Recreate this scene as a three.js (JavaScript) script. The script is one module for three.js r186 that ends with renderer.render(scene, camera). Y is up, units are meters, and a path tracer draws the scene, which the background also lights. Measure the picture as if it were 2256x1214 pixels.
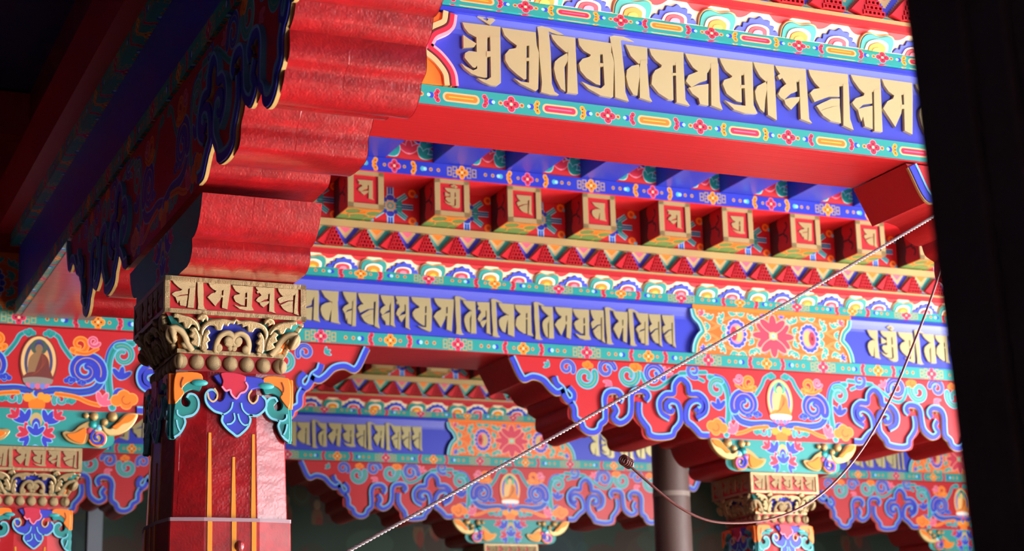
import * as THREE from 'three';
import { mergeGeometries, toCreasedNormals } from 'three/addons/utils/BufferGeometryUtils.js';
import { RectAreaLightUniformsLib } from 'three/addons/lights/RectAreaLightUniformsLib.js';

// ---------- camera, sky, light, exposure ----------
RectAreaLightUniformsLib.init();
const scene = new THREE.Scene();
const R = Math.PI / 180;
const camera = new THREE.PerspectiveCamera(2 * Math.atan(607 / 4000) / R, 2256 / 1214, 0.05, 80);
{
  const pitch = 14.016 * R, yaw = 23.57 * R, roll = -1.518 * R;
  const F = new THREE.Vector3(Math.sin(yaw) * Math.cos(pitch), Math.sin(pitch), -Math.cos(yaw) * Math.cos(pitch));
  const Rt = new THREE.Vector3(Math.cos(yaw), 0, Math.sin(yaw)), U = new THREE.Vector3().crossVectors(Rt, F);
  camera.position.set(0, 1.6, 0);
  camera.up.copy(U).multiplyScalar(Math.cos(roll)).addScaledVector(Rt, -Math.sin(roll));
  camera.lookAt(camera.position.clone().add(F));
  camera.focus = 6.3; camera.userData.fStop = 4;
}
scene.background = new THREE.Color(0.75, 0.85, 1.0);
const renderer = new THREE.WebGLRenderer({ antialias: true });
renderer.toneMapping = THREE.LinearToneMapping;
renderer.toneMappingExposure = 1.25;
renderer.shadowMap.enabled = true;
// daylight through the tall openings in the right wall: skylight, and sun that falls on the floor and is thrown back up
const WIN = { x: 13.2, z0: -6.4, z1: -1.75, y0: 0.05, y1: 3.5 };
const FWIN = { z: 3, x0: 6.8, x1: 11, y0: 0.05, y1: 4.95 }; // and the doorway in the front wall, behind the viewer to the right
for (const [name, power, w, h, p, to] of [
  ['window_daylight', 40, WIN.z1 - WIN.z0, WIN.y1 - WIN.y0, [WIN.x - 0.02, (WIN.y0 + WIN.y1) / 2, (WIN.z0 + WIN.z1) / 2], [0, (WIN.y0 + WIN.y1) / 2, (WIN.z0 + WIN.z1) / 2]],
  ['doorway_daylight', 12.5, FWIN.x1 - FWIN.x0, FWIN.y1 - FWIN.y0, [(FWIN.x0 + FWIN.x1) / 2, (FWIN.y0 + FWIN.y1) / 2, FWIN.z - 0.02], [(FWIN.x0 + FWIN.x1) / 2, (FWIN.y0 + FWIN.y1) / 2, -9]]]) {
  const day = new THREE.RectAreaLight(new THREE.Color(0.98, 0.98, 1), power, w, h); day.name = name; day.position.set(...p); day.lookAt(...to); scene.add(day);
}
const sun = new THREE.DirectionalLight(new THREE.Color(1, 0.96, 0.93), 500);
sun.name = 'sun'; sun.position.set(22, 6.5, -5.9); sun.target.position.set(4, 0, -4.6); scene.add(sun, sun.target);
sun.castShadow = true; sun.shadow.mapSize.set(2048, 2048);
Object.assign(sun.shadow.camera, { left: -12, right: 12, top: 12, bottom: -12, near: 0.5, far: 50 });

// ---------- helpers ----------
let seed = 7;
const rnd = () => { seed = (seed * 1664525 + 1013904223) >>> 0; return seed / 4294967296; };
const C = (c) => new THREE.Color(c);
const mat = (color, roughness = 0.5, o = {}) => new THREE.MeshStandardMaterial({ color, roughness, ...o });
const taken = new Map();
function numbered(n) { const k = taken.get(n) ?? 0; taken.set(n, k + 1); return k ? n + '_' + String(k).padStart(3, '0') : n; }
function shadow(o) { o.castShadow = o.receiveShadow = true; return o; }
function mesh(name, geo, m, parent) { const o = shadow(new THREE.Mesh(geo, m)); o.name = parent ? name : numbered(name); (parent ?? scene).add(o); return o; }
function thing(name, label, category, pos = [0, 0, 0], turn = 0, group) {
  const g = new THREE.Group(); g.name = numbered(name); scene.add(g); g.position.set(...pos); g.rotation.y = turn;
  g.userData = { label, category, kind: 'thing' }; if (group) g.userData.group = group; return g;
}
function tag(o, label, category, group) { Object.assign(o.userData, { label, category, kind: 'thing' }); if (group) o.userData.group = group; return o; }
function struct(o, label, category) { o.userData = { kind: 'structure', label, category }; return o; }
const pts = (s) => s.trim().split(/\s+/).map((t) => t.split(',').map(Number));
const flat = (g) => { const n = g.index ? g.toNonIndexed() : g; return n; };
function merge(list) {
  const gs = list.map(flat), anyC = gs.some((g) => g.attributes.color);
  for (const g of gs) {
    if (!g.attributes.uv) g.setAttribute('uv', new THREE.BufferAttribute(new Float32Array(g.attributes.position.count * 2), 2));
    if (anyC && !g.attributes.color) paint(g, '#ffffff');
    for (const k of Object.keys(g.attributes)) if (!['position', 'normal', 'uv', 'color'].includes(k)) g.deleteAttribute(k);
  }
  return mergeGeometries(gs);
}
function paint(g, c) { const n = g.attributes.position.count, k = C(c), a = new Float32Array(n * 3); for (let i = 0; i < n; i++) { a[i * 3] = k.r; a[i * 3 + 1] = k.g; a[i * 3 + 2] = k.b; } g.setAttribute('color', new THREE.BufferAttribute(a, 3)); return g; }
// box from corner to corner, uv in metres on every face
function box(x0, x1, y0, y1, z0, z1) {
  const g = new THREE.BoxGeometry(x1 - x0, y1 - y0, z1 - z0).toNonIndexed(); g.translate((x0 + x1) / 2, (y0 + y1) / 2, (z0 + z1) / 2);
  const p = g.attributes.position, n = g.attributes.normal, u = g.attributes.uv;
  for (let i = 0; i < p.count; i++) {
    if (Math.abs(n.getZ(i)) > 0.5) u.setXY(i, p.getX(i) - x0, p.getY(i) - y0);
    else if (Math.abs(n.getY(i)) > 0.5) u.setXY(i, p.getX(i) - x0, p.getZ(i) - z0);
    else u.setXY(i, p.getZ(i) - z0, p.getY(i) - y0);
  }
  return g;
}
function shapeOf(p, holes = []) {
  const s = new THREE.Shape(p.map(([x, y]) => new THREE.Vector2(x, y)));
  for (const h of holes) s.holes.push(new THREE.Path(h.map(([x, y]) => new THREE.Vector2(x, y))));
  return s;
}
function ext(p, z0, z1, bevel = 0, holes) {
  const g = new THREE.ExtrudeGeometry(shapeOf(p, holes), { depth: z1 - z0 - bevel, bevelEnabled: bevel > 0, bevelThickness: bevel, bevelSize: bevel * 0.7, bevelOffset: -bevel * 0.7, bevelSegments: 2, curveSegments: 6 });
  g.translate(0, 0, z0); return g;
}
function spline(p, per = 6, closed = false) {
  const c = new THREE.CatmullRomCurve3(p.map(([x, y]) => new THREE.Vector3(x, y, 0)), closed, 'centripetal');
  const q = c.getPoints(p.length * per).map((v) => [v.x, v.y]); if (closed) q.pop(); return q;
}
// a flat carved band along a 2-D path; off shifts it to the left of the path
function ribbon(p, w, z0, z1, off = 0, closed = false, taper = false) {
  const n = p.length, L = [], Rr = [];
  for (let i = 0; i < n; i++) {
    const a = closed ? p[(i + n - 1) % n] : p[Math.max(0, i - 1)], b = closed ? p[(i + 1) % n] : p[Math.min(n - 1, i + 1)];
    let dx = b[0] - a[0], dy = b[1] - a[1]; const l = Math.hypot(dx, dy) || 1; dx /= l; dy /= l;
    const t = taper ? Math.max(0.15, 1 - i / (n - 1)) : 1;
    L.push([p[i][0] - dy * (off + w * t / 2), p[i][1] + dx * (off + w * t / 2)]); Rr.push([p[i][0] - dy * (off - w * t / 2), p[i][1] + dx * (off - w * t / 2)]);
  }
  const v = [], quad = (a, b, c, d) => v.push(...a, ...b, ...c, ...a, ...c, ...d), m = closed ? n : n - 1;
  for (let i = 0; i < m; i++) {
    const j = (i + 1) % n, l0 = [...L[i], z1], l1 = [...L[j], z1], r0 = [...Rr[i], z1], r1 = [...Rr[j], z1];
    quad(r0, r1, l1, l0);
    quad([...Rr[i], z0], [...Rr[j], z0], r1, r0);
    quad(l0, l1, [...L[j], z0], [...L[i], z0]);
  }
  const g = new THREE.BufferGeometry(); g.setAttribute('position', new THREE.BufferAttribute(new Float32Array(v), 3)); g.computeVertexNormals(); return g;
}
function tube(p, r, seg = 40, rad = 8, closed = false) { return new THREE.TubeGeometry(new THREE.CatmullRomCurve3(p.map((q) => new THREE.Vector3(...q)), closed), seg, r, rad, closed); }
function spiral(cx, cy, r0, r1, a0, a1, n = 28) { const q = []; for (let i = 0; i <= n; i++) { const t = i / n, a = a0 + (a1 - a0) * t, r = r0 + (r1 - r0) * t; q.push([cx + r * Math.cos(a), cy + r * Math.sin(a)]); } return q; }
const mirror = (p) => p.map(([x, y]) => [-x, y]);
function planarUV(g, x0, x1, y0, y1) { const p = g.attributes.position, u = new Float32Array(p.count * 2); for (let i = 0; i < p.count; i++) { u[i * 2] = (p.getX(i) - x0) / (x1 - x0); u[i * 2 + 1] = (p.getY(i) - y0) / (y1 - y0); } g.setAttribute('uv', new THREE.BufferAttribute(u, 2)); return g; }

// ---------- textures ----------
function canvas(w, h, draw) {
  const c = document.createElement('canvas'); c.width = w; c.height = h; const k = c.getContext('2d'); draw(k, w, h);
  const t = new THREE.CanvasTexture(c); t.colorSpace = THREE.SRGBColorSpace; t.wrapS = t.wrapT = THREE.RepeatWrapping; t.magFilter = THREE.LinearFilter; return t;
}
function scaled(t, sx, sy, ox = 0, oy = 0) { const c = t.clone(); c.repeat.set(sx, sy); c.offset.set(ox, oy); c.needsUpdate = true; return c; }
function noiseTex(n, fn) {
  const d = new Uint8Array(n * n * 4);
  for (let y = 0; y < n; y++) for (let x = 0; x < n; x++) { const v = Math.max(0, Math.min(255, fn(x / n, y / n))), o = (y * n + x) * 4; d[o] = d[o + 1] = d[o + 2] = v; d[o + 3] = 255; }
  const t = new THREE.DataTexture(d, n, n); t.wrapS = t.wrapT = THREE.RepeatWrapping; t.magFilter = THREE.LinearFilter; t.needsUpdate = true; return t;
}
const hash = (x, y) => { const s = Math.sin(x * 127.1 + y * 311.7) * 43758.5453; return s - Math.floor(s); };
function vnoise(x, y, n) { // tiles every n
  const i = Math.floor(x), j = Math.floor(y), f = x - i, g = y - j, s = (t) => t * t * (3 - 2 * t), m = (a) => ((a % n) + n) % n;
  const a = hash(m(i), m(j)), b = hash(m(i + 1), m(j)), c = hash(m(i), m(j + 1)), d = hash(m(i + 1), m(j + 1));
  return (a + (b - a) * s(f)) * (1 - s(g)) + (c + (d - c) * s(f)) * s(g);
}
const crust = noiseTex(512, (u, v) => 255 * (0.42 * vnoise(u * 24, v * 10, 240) + 0.33 * vnoise(u * 64, v * 30, 960) + 0.25 * vnoise(u * 160, v * 160, 160)));
const wave = noiseTex(512, (u, v) => 255 * (0.6 * vnoise(u * 6 + v * 4, v * 14 - u * 3 + 0.0, 1e6) * 1 + 0.28 * vnoise(u * 20, v * 40, 1e6) + 0.12 * vnoise(u * 120, v * 120, 120)));
const grain = noiseTex(512, (u, v) => 255 * (0.5 * vnoise(u * 4, v * 64, 64) + 0.3 * vnoise(u * 12, v * 128, 384) + 0.2 * vnoise(u * 128, v * 128, 128)));
const leafBump = noiseTex(256, (u, v) => 255 * (0.6 * vnoise(u * 16, v * 16, 16) + 0.4 * vnoise(u * 64, v * 64, 64)));
const redTone = canvas(512, 512, (k, w, h) => {
  const im = k.createImageData(w, h);
  for (let y = 0; y < h; y++) for (let x = 0; x < w; x++) {
    const u = x / w, v = y / h, n = 0.55 * vnoise(u * 8, v * 8, 8) + 0.45 * vnoise(u * 40, v * 40, 40), s = 0.82 + 0.3 * n, o = (y * w + x) * 4;
    im.data[o] = 184 * s; im.data[o + 1] = 18 * s; im.data[o + 2] = 26 * s; im.data[o + 3] = 255;
  }
  k.putImageData(im, 0, 0);
});
const COL = { red: '#bb171f', deep: '#7d0d14', blue: '#2a37bb', sky: '#7cc7e6', teal: '#1f9690', gold: '#b8955a', orange: '#f27a14', pink: '#e0607e', crimson: '#c31f3c', cream: '#f2e3bd', green: '#6f9a4f', white: '#eef0ee' };
const M = {
  red: mat(COL.red, 0.45), redPaint: new THREE.MeshPhysicalMaterial({ map: scaled(redTone, 1.6, 1.6), color: '#d6c8cc', roughness: 0.33, bumpMap: scaled(crust, 1.3, 1.3), bumpScale: 0.0019, clearcoat: 0.8, clearcoatRoughness: 0.2 }),
  shaftPaint: new THREE.MeshPhysicalMaterial({ map: scaled(redTone, 1.6, 1.6), color: '#c8a6b0', roughness: 0.3, bumpMap: scaled(wave, 1.5, 1.5), bumpScale: 0.004, clearcoat: 0.55, clearcoatRoughness: 0.16 }),
  wrapPaint: new THREE.MeshPhysicalMaterial({ map: scaled(redTone, 1.6, 1.6), color: '#d8b8c0', roughness: 0.42, bumpMap: scaled(wave, 1.5, 1.5), bumpScale: 0.002, clearcoat: 0.12, clearcoatRoughness: 0.3 }),
  redWood: mat('#a5191d', 0.36, { bumpMap: scaled(grain, 0.35, 2.5), bumpScale: 0.0012 }),
  deep: mat(COL.deep, 0.6), blue: mat(COL.blue, 0.32), teal: mat(COL.teal, 0.45),
  gold: mat('#a68f66', 0.42, { metalness: 0.45, bumpMap: scaled(leafBump, 6, 6), bumpScale: 0.0012 }),
  leaf: mat('#c6b985', 0.33, { metalness: 0.45 }),
  goldPaint: mat('#b79b66', 0.5, { metalness: 0.3 }),
  cream: mat(COL.cream, 0.5), orange: mat(COL.orange, 0.45),
  vc: mat('#ffffff', 0.42, { vertexColors: true }), vcGold: mat('#ffffff', 0.4, { vertexColors: true, metalness: 0.25 }),
  dark: mat('#1c1416', 0.85), wood: mat('#4a3324', 0.7),
};
const TAU = Math.PI * 2;
function disc(k, x, y, r, c, ry = r) { k.fillStyle = c; k.beginPath(); k.ellipse(x, y, r, ry, 0, 0, TAU); k.fill(); }
function flower(k, x, y, r, c, edge, heart) { // four petals
  for (const [c2, s] of [[edge, 1.22], [c, 1]]) for (let i = 0; i < 4; i++) { const a = i * Math.PI / 2; disc(k, x + Math.cos(a) * r * 0.56, y + Math.sin(a) * r * 0.56, r * 0.4 * s, c2); }
  for (let i = 0; i < 4; i++) { const a = i * Math.PI / 2; disc(k, x + Math.cos(a) * r * 0.45, y + Math.sin(a) * r * 0.45, r * 0.13, '#5a1420'); }
  disc(k, x, y, r * 0.2, heart);
}
function halfFlower(k, x, y, r, c, edge, dir) {
  for (const [c2, s] of [[edge, 1.25], [c, 1]]) for (const [dx, dy] of [[0, -0.75], [0.25, -0.3], [0.25, 0.3], [0, 0.75]]) disc(k, x + dx * r * dir, y + dy * r, r * 0.36 * s, c2);
  for (const dy of [-0.6, 0, 0.6]) disc(k, x + r * 0.05 * dir, y + dy * r, r * 0.13, '#5a1420');
}
function ring(k, x, y, r) { disc(k, x, y, r, '#c9a467'); disc(k, x, y, r * 0.55, '#a8432c'); }
function stripA(k, w, h) {
  k.fillStyle = COL.teal; k.fillRect(0, 0, w, h); const cy = h / 2, s = w / 1640;
  for (const [x0, jc, hi, fc, fe] of [[0, '#f07a12', '#ffb83a', '#c01f40', '#ee8fa4'], [820, '#d2224a', '#f27a92', '#f09318', '#f4b25c']]) for (const sh of [0, 1640]) {
    const X = (x) => (x0 + x + sh) * s;
    k.fillStyle = '#cdb27c'; k.beginPath(); k.roundRect(X(-150), cy - 40 * s, 300 * s, 80 * s, 38 * s); k.fill();
    k.fillStyle = jc; k.beginPath(); k.roundRect(X(-132), cy - 26 * s, 264 * s, 52 * s, 25 * s); k.fill();
    k.fillStyle = hi; k.fillRect(X(-100), cy - 6 * s, 200 * s, 9 * s);
    for (const d of [-1, 1]) { halfFlower(k, X(d * 190), cy, 48 * s, fc, fe, d); disc(k, X(d * 245), cy, 24 * s, '#2440c0'); disc(k, X(d * 262), cy, 15 * s, '#9fdcf2'); ring(k, X(d * 322), cy, 20 * s); }
    flower(k, X(410), cy, 66 * s, '#c01f40', '#ee8fa4', '#e6cfa0');
    if (!sh) flower(k, X(-410), cy, 66 * s, '#c01f40', '#ee8fa4', '#e6cfa0');
  }
}
function stripB(base, half, halfE, mid, midE, keyF, keyE, bead) {
  return (k, w, h) => {
    k.fillStyle = base; k.fillRect(0, 0, w, h); const cy = h / 2, s = w / 990;
    for (const sh of [-990, 0, 990]) {
      const X = (x) => (x + sh) * s;
      k.strokeStyle = '#b79a5c'; k.lineWidth = 7 * s; // gold key fret round a flower
      for (const d of [-1, 1]) for (const q of [0, 1]) { k.strokeRect(X(d * (52 + q * 40)) - 14 * s, cy - 34 * s + q * 8 * s, 26 * s, 26 * s); k.strokeRect(X(d * (52 + q * 40)) - 14 * s, cy + 8 * s - q * 8 * s, 26 * s, 26 * s); }
      flower(k, X(0), cy, 44 * s, keyF, keyE, '#e6cfa0');
      for (const d of [-1, 1]) { ring(k, X(d * 175), cy, 13 * s); ring(k, X(d * 230), cy, 13 * s); disc(k, X(495 - d * 205), cy, 17 * s, bead[0]); disc(k, X(495 - d * 222), cy, 13 * s, bead[1]); halfFlower(k, X(495 - d * 135), cy, 38 * s, half, halfE, -d); ring(k, X(495 - d * 72), cy, 12 * s); }
      flower(k, X(495), cy, 44 * s, mid, midE, '#e6cfa0');
    }
  };
}
const T = {
  stripA: canvas(1536, 152, stripA),
  stripB: canvas(1024, 84, stripB(COL.teal, '#c5203c', '#e97f94', '#ef8a1c', '#f2b25e', '#cf2c50', '#ee8fa4', ['#2440c0', '#9fdcf2'])),
  stripBlue: canvas(1024, 100, stripB(COL.blue, '#ef8a1c', '#f5b76a', '#cf2c50', '#ee8fa4', '#ef8a1c', '#f5b76a', ['#4fb7c4', '#9fe0e6'])),
};
// scroll work
function curl(k, cx, cy, r, a0, dir, col, o = {}) { // a fat tapering scroll that ends in a ball
  const n = 44, turns = o.turns ?? 1.12, w = o.w ?? r * 0.5, q = [], e = o.e ?? Math.max(2.2, r * 0.09);
  for (let i = 0; i <= n; i++) { const t = i / n, a = a0 + dir * t * turns * TAU, rr = r * (1 - 0.68 * t); q.push([cx + rr * Math.cos(a), cy + rr * Math.sin(a), w * (1 - 0.5 * t)]); }
  const pass = (c, f) => { k.strokeStyle = k.fillStyle = c; k.lineCap = 'round'; for (let i = 0; i < n; i++) { k.lineWidth = f(q[i][2]); k.beginPath(); k.moveTo(q[i][0], q[i][1]); k.lineTo(q[i + 1][0], q[i + 1][1]); k.stroke(); } disc(k, q[n][0], q[n][1], f(w * 0.62) / 2, c); };
  pass(o.edge ?? '#74bcdc', (v) => v + 2 * e); pass(col, (v) => v); pass(o.line ?? '#c9a070', (v) => v * 0.1);
}
function vine(k, p, w, col, edge = '#74bcdc', line = '#17696a') {
  for (const [c, f] of [[edge, 1.4], [col, 1], [line, 0.14]]) { k.strokeStyle = c; k.lineWidth = w * f; k.lineCap = k.lineJoin = 'round'; k.beginPath(); k.moveTo(...p[0]); for (let i = 1; i < p.length - 1; i++) { const mx = (p[i][0] + p[i + 1][0]) / 2, my = (p[i][1] + p[i + 1][1]) / 2; k.quadraticCurveTo(p[i][0], p[i][1], mx, my); } k.lineTo(...p.at(-1)); k.stroke(); }
}
function cloud(k, x, y, r, col, edge, line) {
  const b = [[-1, 0.1, 0.6], [-0.2, -0.35, 0.7], [0.7, -0.1, 0.62], [0.1, 0.4, 0.62]];
  for (const [c, s] of [[edge, 1.18], [col, 1]]) for (const [dx, dy, q] of b) disc(k, x + dx * r, y + dy * r, q * r * s, c);
  k.strokeStyle = line; k.lineWidth = r * 0.12; k.beginPath(); k.arc(x + r * 0.1, y, r * 0.5, 0.5, 4.2); k.stroke();
}
function sprig(k, x, y, r, col, edge, a = 0) {
  k.save(); k.translate(x, y); k.rotate(a);
  for (const [c, s] of [[edge, 1.25], [col, 1]]) for (const t of [-0.8, 0, 0.8]) { k.save(); k.rotate(t); k.fillStyle = c; k.beginPath(); k.ellipse(0, -r * 0.6, r * 0.26 * s, r * 0.62 * s, 0, 0, TAU); k.fill(); k.restore(); }
  k.restore();
}
// painted field of a bracket: 3.8 m x 0.5 m, y from 3.28 to 3.78
const bracketPaint = canvas(2048, 270, (k, w, h) => {
  k.fillStyle = COL.red; k.fillRect(0, 0, w, h); const s = w / 3.8;
  for (const side of [-1, 1]) {
    k.save(); k.translate(w / 2, 0); k.scale(side, 1);
    const X = (m) => m * s, Y = (y) => (3.78 - y) * s;
    const at = (zx, zy) => [X(1.861 - (zx - 110) * 0.000947), Y(3.765 - (zy - (505 + 0.061 * zx)) * 0.00089)];
    const cu = (zx, zy, r, a, d, c, o) => curl(k, ...at(zx, zy), r * 0.5, a, d, c, o);
    vine(k, [at(1040, 640), at(1070, 740), at(1150, 760), at(1240, 700), at(1320, 645), at(1420, 660), at(1500, 700)], 10, COL.teal);
    vine(k, [at(1330, 645), at(1420, 640), at(1520, 640)], 12, COL.teal);
    sprig(k, ...at(385, 590), 16, COL.teal, '#8fd0ea', 1); cu(510, 600, 52, 2.6, 1, COL.blue); cu(640, 665, 74, 3.6, -1, COL.teal); cloud(k, ...at(655, 585), 13, COL.orange, '#f5a64a', '#a83a10');
    cu(790, 612, 62, 3.3, 1, COL.blue); sprig(k, ...at(815, 700), 20, COL.pink, '#f0a0b0', 2.4); cu(945, 655, 74, 3.6, -1, COL.teal); cloud(k, ...at(1000, 600), 15, COL.orange, '#f5a64a', '#a83a10');
    cu(1130, 655, 76, 2.9, 1, COL.blue); sprig(k, ...at(1225, 650), 20, COL.pink, '#f0a0b0', -0.6); cu(1430, 625, 52, 2, -1, COL.blue);
    // about the seated figure
    vine(k, [[X(0.4), Y(3.34)], [X(0.375), Y(3.45)], [X(0.37), Y(3.6)], [X(0.41), Y(3.69)], [X(0.5), Y(3.7)]], 17, COL.teal); vine(k, [[X(0.352), Y(3.44)], [X(0.35), Y(3.6)], [X(0.39), Y(3.7)], [X(0.46), Y(3.715)]], 6, COL.blue);
    curl(k, X(0.45), Y(3.63), 32, -2.2, 1, COL.teal);
    vine(k, [[X(0.345), Y(3.52)], [X(0.33), Y(3.44)], [X(0.22), Y(3.41)], [X(0.1), Y(3.425)], [X(0), Y(3.4)]], 19, COL.blue);
    curl(k, X(0.252), Y(3.535), 46, 0.35, -1, COL.blue, { w: 33, turns: 1.25 }); cloud(k, X(0.172), Y(3.478), 12, COL.blue, '#74bcdc', '#74bcdc'); cloud(k, X(0.235), Y(3.468), 9, COL.blue, '#74bcdc', '#74bcdc');
    curl(k, X(0.215), Y(3.68), 27, 2.4, -1, COL.orange, { edge: '#f5a64a', line: '#b8480c' }); vine(k, [[X(0.2), Y(3.635)], [X(0.25), Y(3.62)], [X(0.31), Y(3.66)]], 9, COL.orange, '#f5a64a', '#b8480c');
    vine(k, [[X(0.05), Y(3.735)], [X(0.1), Y(3.725)], [X(0.12), Y(3.67)], [X(0.17), Y(3.605)]], 11, COL.teal); cloud(k, X(0.055), Y(3.728), 12, COL.teal, '#74bcdc', '#17696a');
    curl(k, X(0.29), Y(3.7), 17, 0.4, 1, COL.pink, { edge: '#f0a0b0', line: '#a8304c' });
    sprig(k, X(0.44), Y(3.5), 30, COL.blue, '#74bcdc', 0.15); sprig(k, X(0.42), Y(3.44), 24, COL.blue, '#74bcdc', 2.6);
    curl(k, X(0.125), Y(3.37), 21, 2.6, 1, COL.teal); cloud(k, X(0.18), Y(3.365), 10, COL.teal, '#74bcdc', '#17696a'); vine(k, [[X(0.1), Y(3.4)], [X(0.2), Y(3.395)], [X(0.27), Y(3.36)], [X(0.33), Y(3.35)]], 10, COL.orange, '#f5a64a', '#b8480c');
    sprig(k, X(0.34), Y(3.355), 30, COL.pink, '#f0a0b0', 0.5); cloud(k, X(0.47), Y(3.385), 26, COL.orange, '#f5a64a', '#b8480c');
    disc(k, X(0.02), Y(3.345), 13, COL.orange, 26); disc(k, X(0.05), Y(3.375), 13, '#f29a2c'); disc(k, X(0.02), Y(3.385), 11, '#f29a2c');
    k.restore();
  }
});
function buddha(back, halo, skin, robe, base) {
  return canvas(192, 288, (k, w, h) => {
    k.fillStyle = back; k.fillRect(0, 0, w, h);
    disc(k, 96, 140, 84, '#e3b877', 128); disc(k, 96, 140, 68, base === 1 ? '#5a63c8' : '#39406a', 110); disc(k, 96, 146, 54, '#e0a862', 96);
    disc(k, 96, 66, 40, halo); disc(k, 96, 42, 12, '#3a3f86'); disc(k, 96, 62, 22, '#32366e', 24); disc(k, 96, 74, 18, skin, 22);
    k.fillStyle = skin; k.beginPath(); k.moveTo(84, 92); k.lineTo(108, 92); k.quadraticCurveTo(148, 110, 146, 160); k.lineTo(150, 205); k.lineTo(42, 205); k.lineTo(46, 160); k.quadraticCurveTo(46, 108, 84, 92); k.fill();
    k.fillStyle = robe; k.beginPath(); k.moveTo(108, 96); k.quadraticCurveTo(150, 110, 148, 165); k.lineTo(170, 222); k.quadraticCurveTo(96, 240, 22, 222); k.quadraticCurveTo(40, 190, 80, 192); k.closePath(); k.fill();
    k.strokeStyle = '#8a3a1c'; k.lineWidth = 3; for (const q of [0, 1, 2]) { k.beginPath(); k.moveTo(112 + q * 9, 104 + q * 8); k.quadraticCurveTo(124 + q * 6, 160, 90 - q * 12, 196 + q * 6); k.stroke(); }
    k.fillStyle = base === 1 ? '#f1ece2' : '#8d8478'; k.beginPath(); k.ellipse(96, 236, 82, 20, 0, 0, TAU); k.fill();
    for (let i = 0; i < 7; i++) disc(k, 24 + i * 24, 262, 14, i % 2 ? '#d2668a' : '#6d7fd0', 15);
  });
}
T.buddha = buddha('#c8141c', '#58b884', '#e9bb72', '#e8801e', 1);
T.buddhaOld = buddha('#7c2a20', '#3d5244', '#8f6a44', '#6d2a22', 2);
// orange panel with flowers, 1.16 m x 0.31 m
const orangePaint = canvas(1024, 274, (k, w, h) => {
  k.fillStyle = '#ee6a18'; k.fillRect(0, 0, w, h);
  for (const sx of [-1, 1]) {
    k.save(); k.translate(w / 2, h / 2); k.scale(sx, 1);
    for (const sy of [-1, 1]) {
      vine(k, [[60, sy * 60], [110, sy * 96], [170, sy * 112], [260, sy * 104], [330, sy * 80], [360, sy * 30], [430, sy * 6]], 9, '#e8821e', '#f2b48a', '#c24a10');
      vine(k, [[340, sy * 40], [390, sy * 60], [440, sy * 90]], 8, '#e8821e', '#f2b48a', '#c24a10');
      for (const [x, y, a] of [[104, 84, 0.5], [150, 96, -0.6], [128, 48, 1.9], [200, 112, 0.2], [262, 112, -0.3], [318, 92, 0.7], [352, 66, -1.2], [396, 78, 0.3], [404, 36, 1.7], [448, 98, -0.4], [330, 24, -1.5]]) sprig(k, x, sy * y, 30, '#3aa79c', '#e9cdb2', sy > 0 ? Math.PI - a : a);
      sprig(k, 440, sy * 112, 28, sy > 0 ? '#3450c8' : '#d0486a', '#ecc8c0', 1.2); sprig(k, 58, sy * 116, 20, sy > 0 ? '#d0486a' : '#3450c8', '#f0c0b4', 0);
      k.save(); k.translate(62, sy * 54); k.rotate(sy * -0.7); disc(k, 0, 0, 13, '#ecc8a8', 34); disc(k, 0, 0, 8, '#7cc0bc', 26); k.restore();
    }
    sprig(k, 30, 0, 84, '#d43a52', '#f0a88c', Math.PI / 2);
    for (const [r, c] of [[21, '#ecc8c0'], [15, '#3450c8']]) for (let i = 0; i < 14; i++) { const a = i / 14 * TAU; disc(k, 235 + Math.cos(a) * 50, Math.sin(a) * 76, r, c); }
    disc(k, 235, 0, 44, '#e88aa0', 64); disc(k, 222, 0, 26, '#d2ae6a', 52); disc(k, 252, 0, 21, '#d02c44', 44); disc(k, 254, 0, 9, '#701420', 16);
    k.restore();
  }
  k.save(); k.translate(w / 2, h / 2); for (const sy of [0, Math.PI]) sprig(k, 0, sy ? 26 : -26, 88, '#d43a52', '#f0a88c', sy); disc(k, 0, 0, 26, '#c9b978'); disc(k, 0, 0, 12, '#8fd6d8'); k.restore();
});
// zigzag ground behind the stepped pyramids, one period holds two gaps
const veeGround = canvas(512, 160, (k, w, h) => {
  k.fillStyle = '#bda471'; k.fillRect(0, 0, w, h);
  for (const [x0, c, b] of [[128, COL.blue, COL.pink], [384, COL.teal, COL.orange]]) {
    const st = 10;
    for (let i = 0; i < st; i++) { const y = i * h * 0.82 / st, hw = 112 * (1 - i / st); k.fillStyle = c; k.fillRect(x0 - hw, y, 2 * hw, h * 0.82 / st + 1); }
    for (let i = 0; i < 7; i++) { const y = i * 12, hw = 66 * (1 - i / 7); k.fillStyle = '#bda471'; k.fillRect(x0 - hw, y, 2 * hw, 13); }
    for (let i = 0; i < 4; i++) { const y = i * 10, hw = 42 * (1 - i / 4); k.fillStyle = b; k.fillRect(x0 - hw, y, 2 * hw, 11); }
  }
  k.fillStyle = COL.teal; k.beginPath(); k.moveTo(10, h); k.lineTo(128, h * 0.86); k.lineTo(246, h); k.fill();
  k.fillStyle = COL.blue; k.beginPath(); k.moveTo(266, h); k.lineTo(384, h * 0.86); k.lineTo(502, h); k.fill();
});
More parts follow.
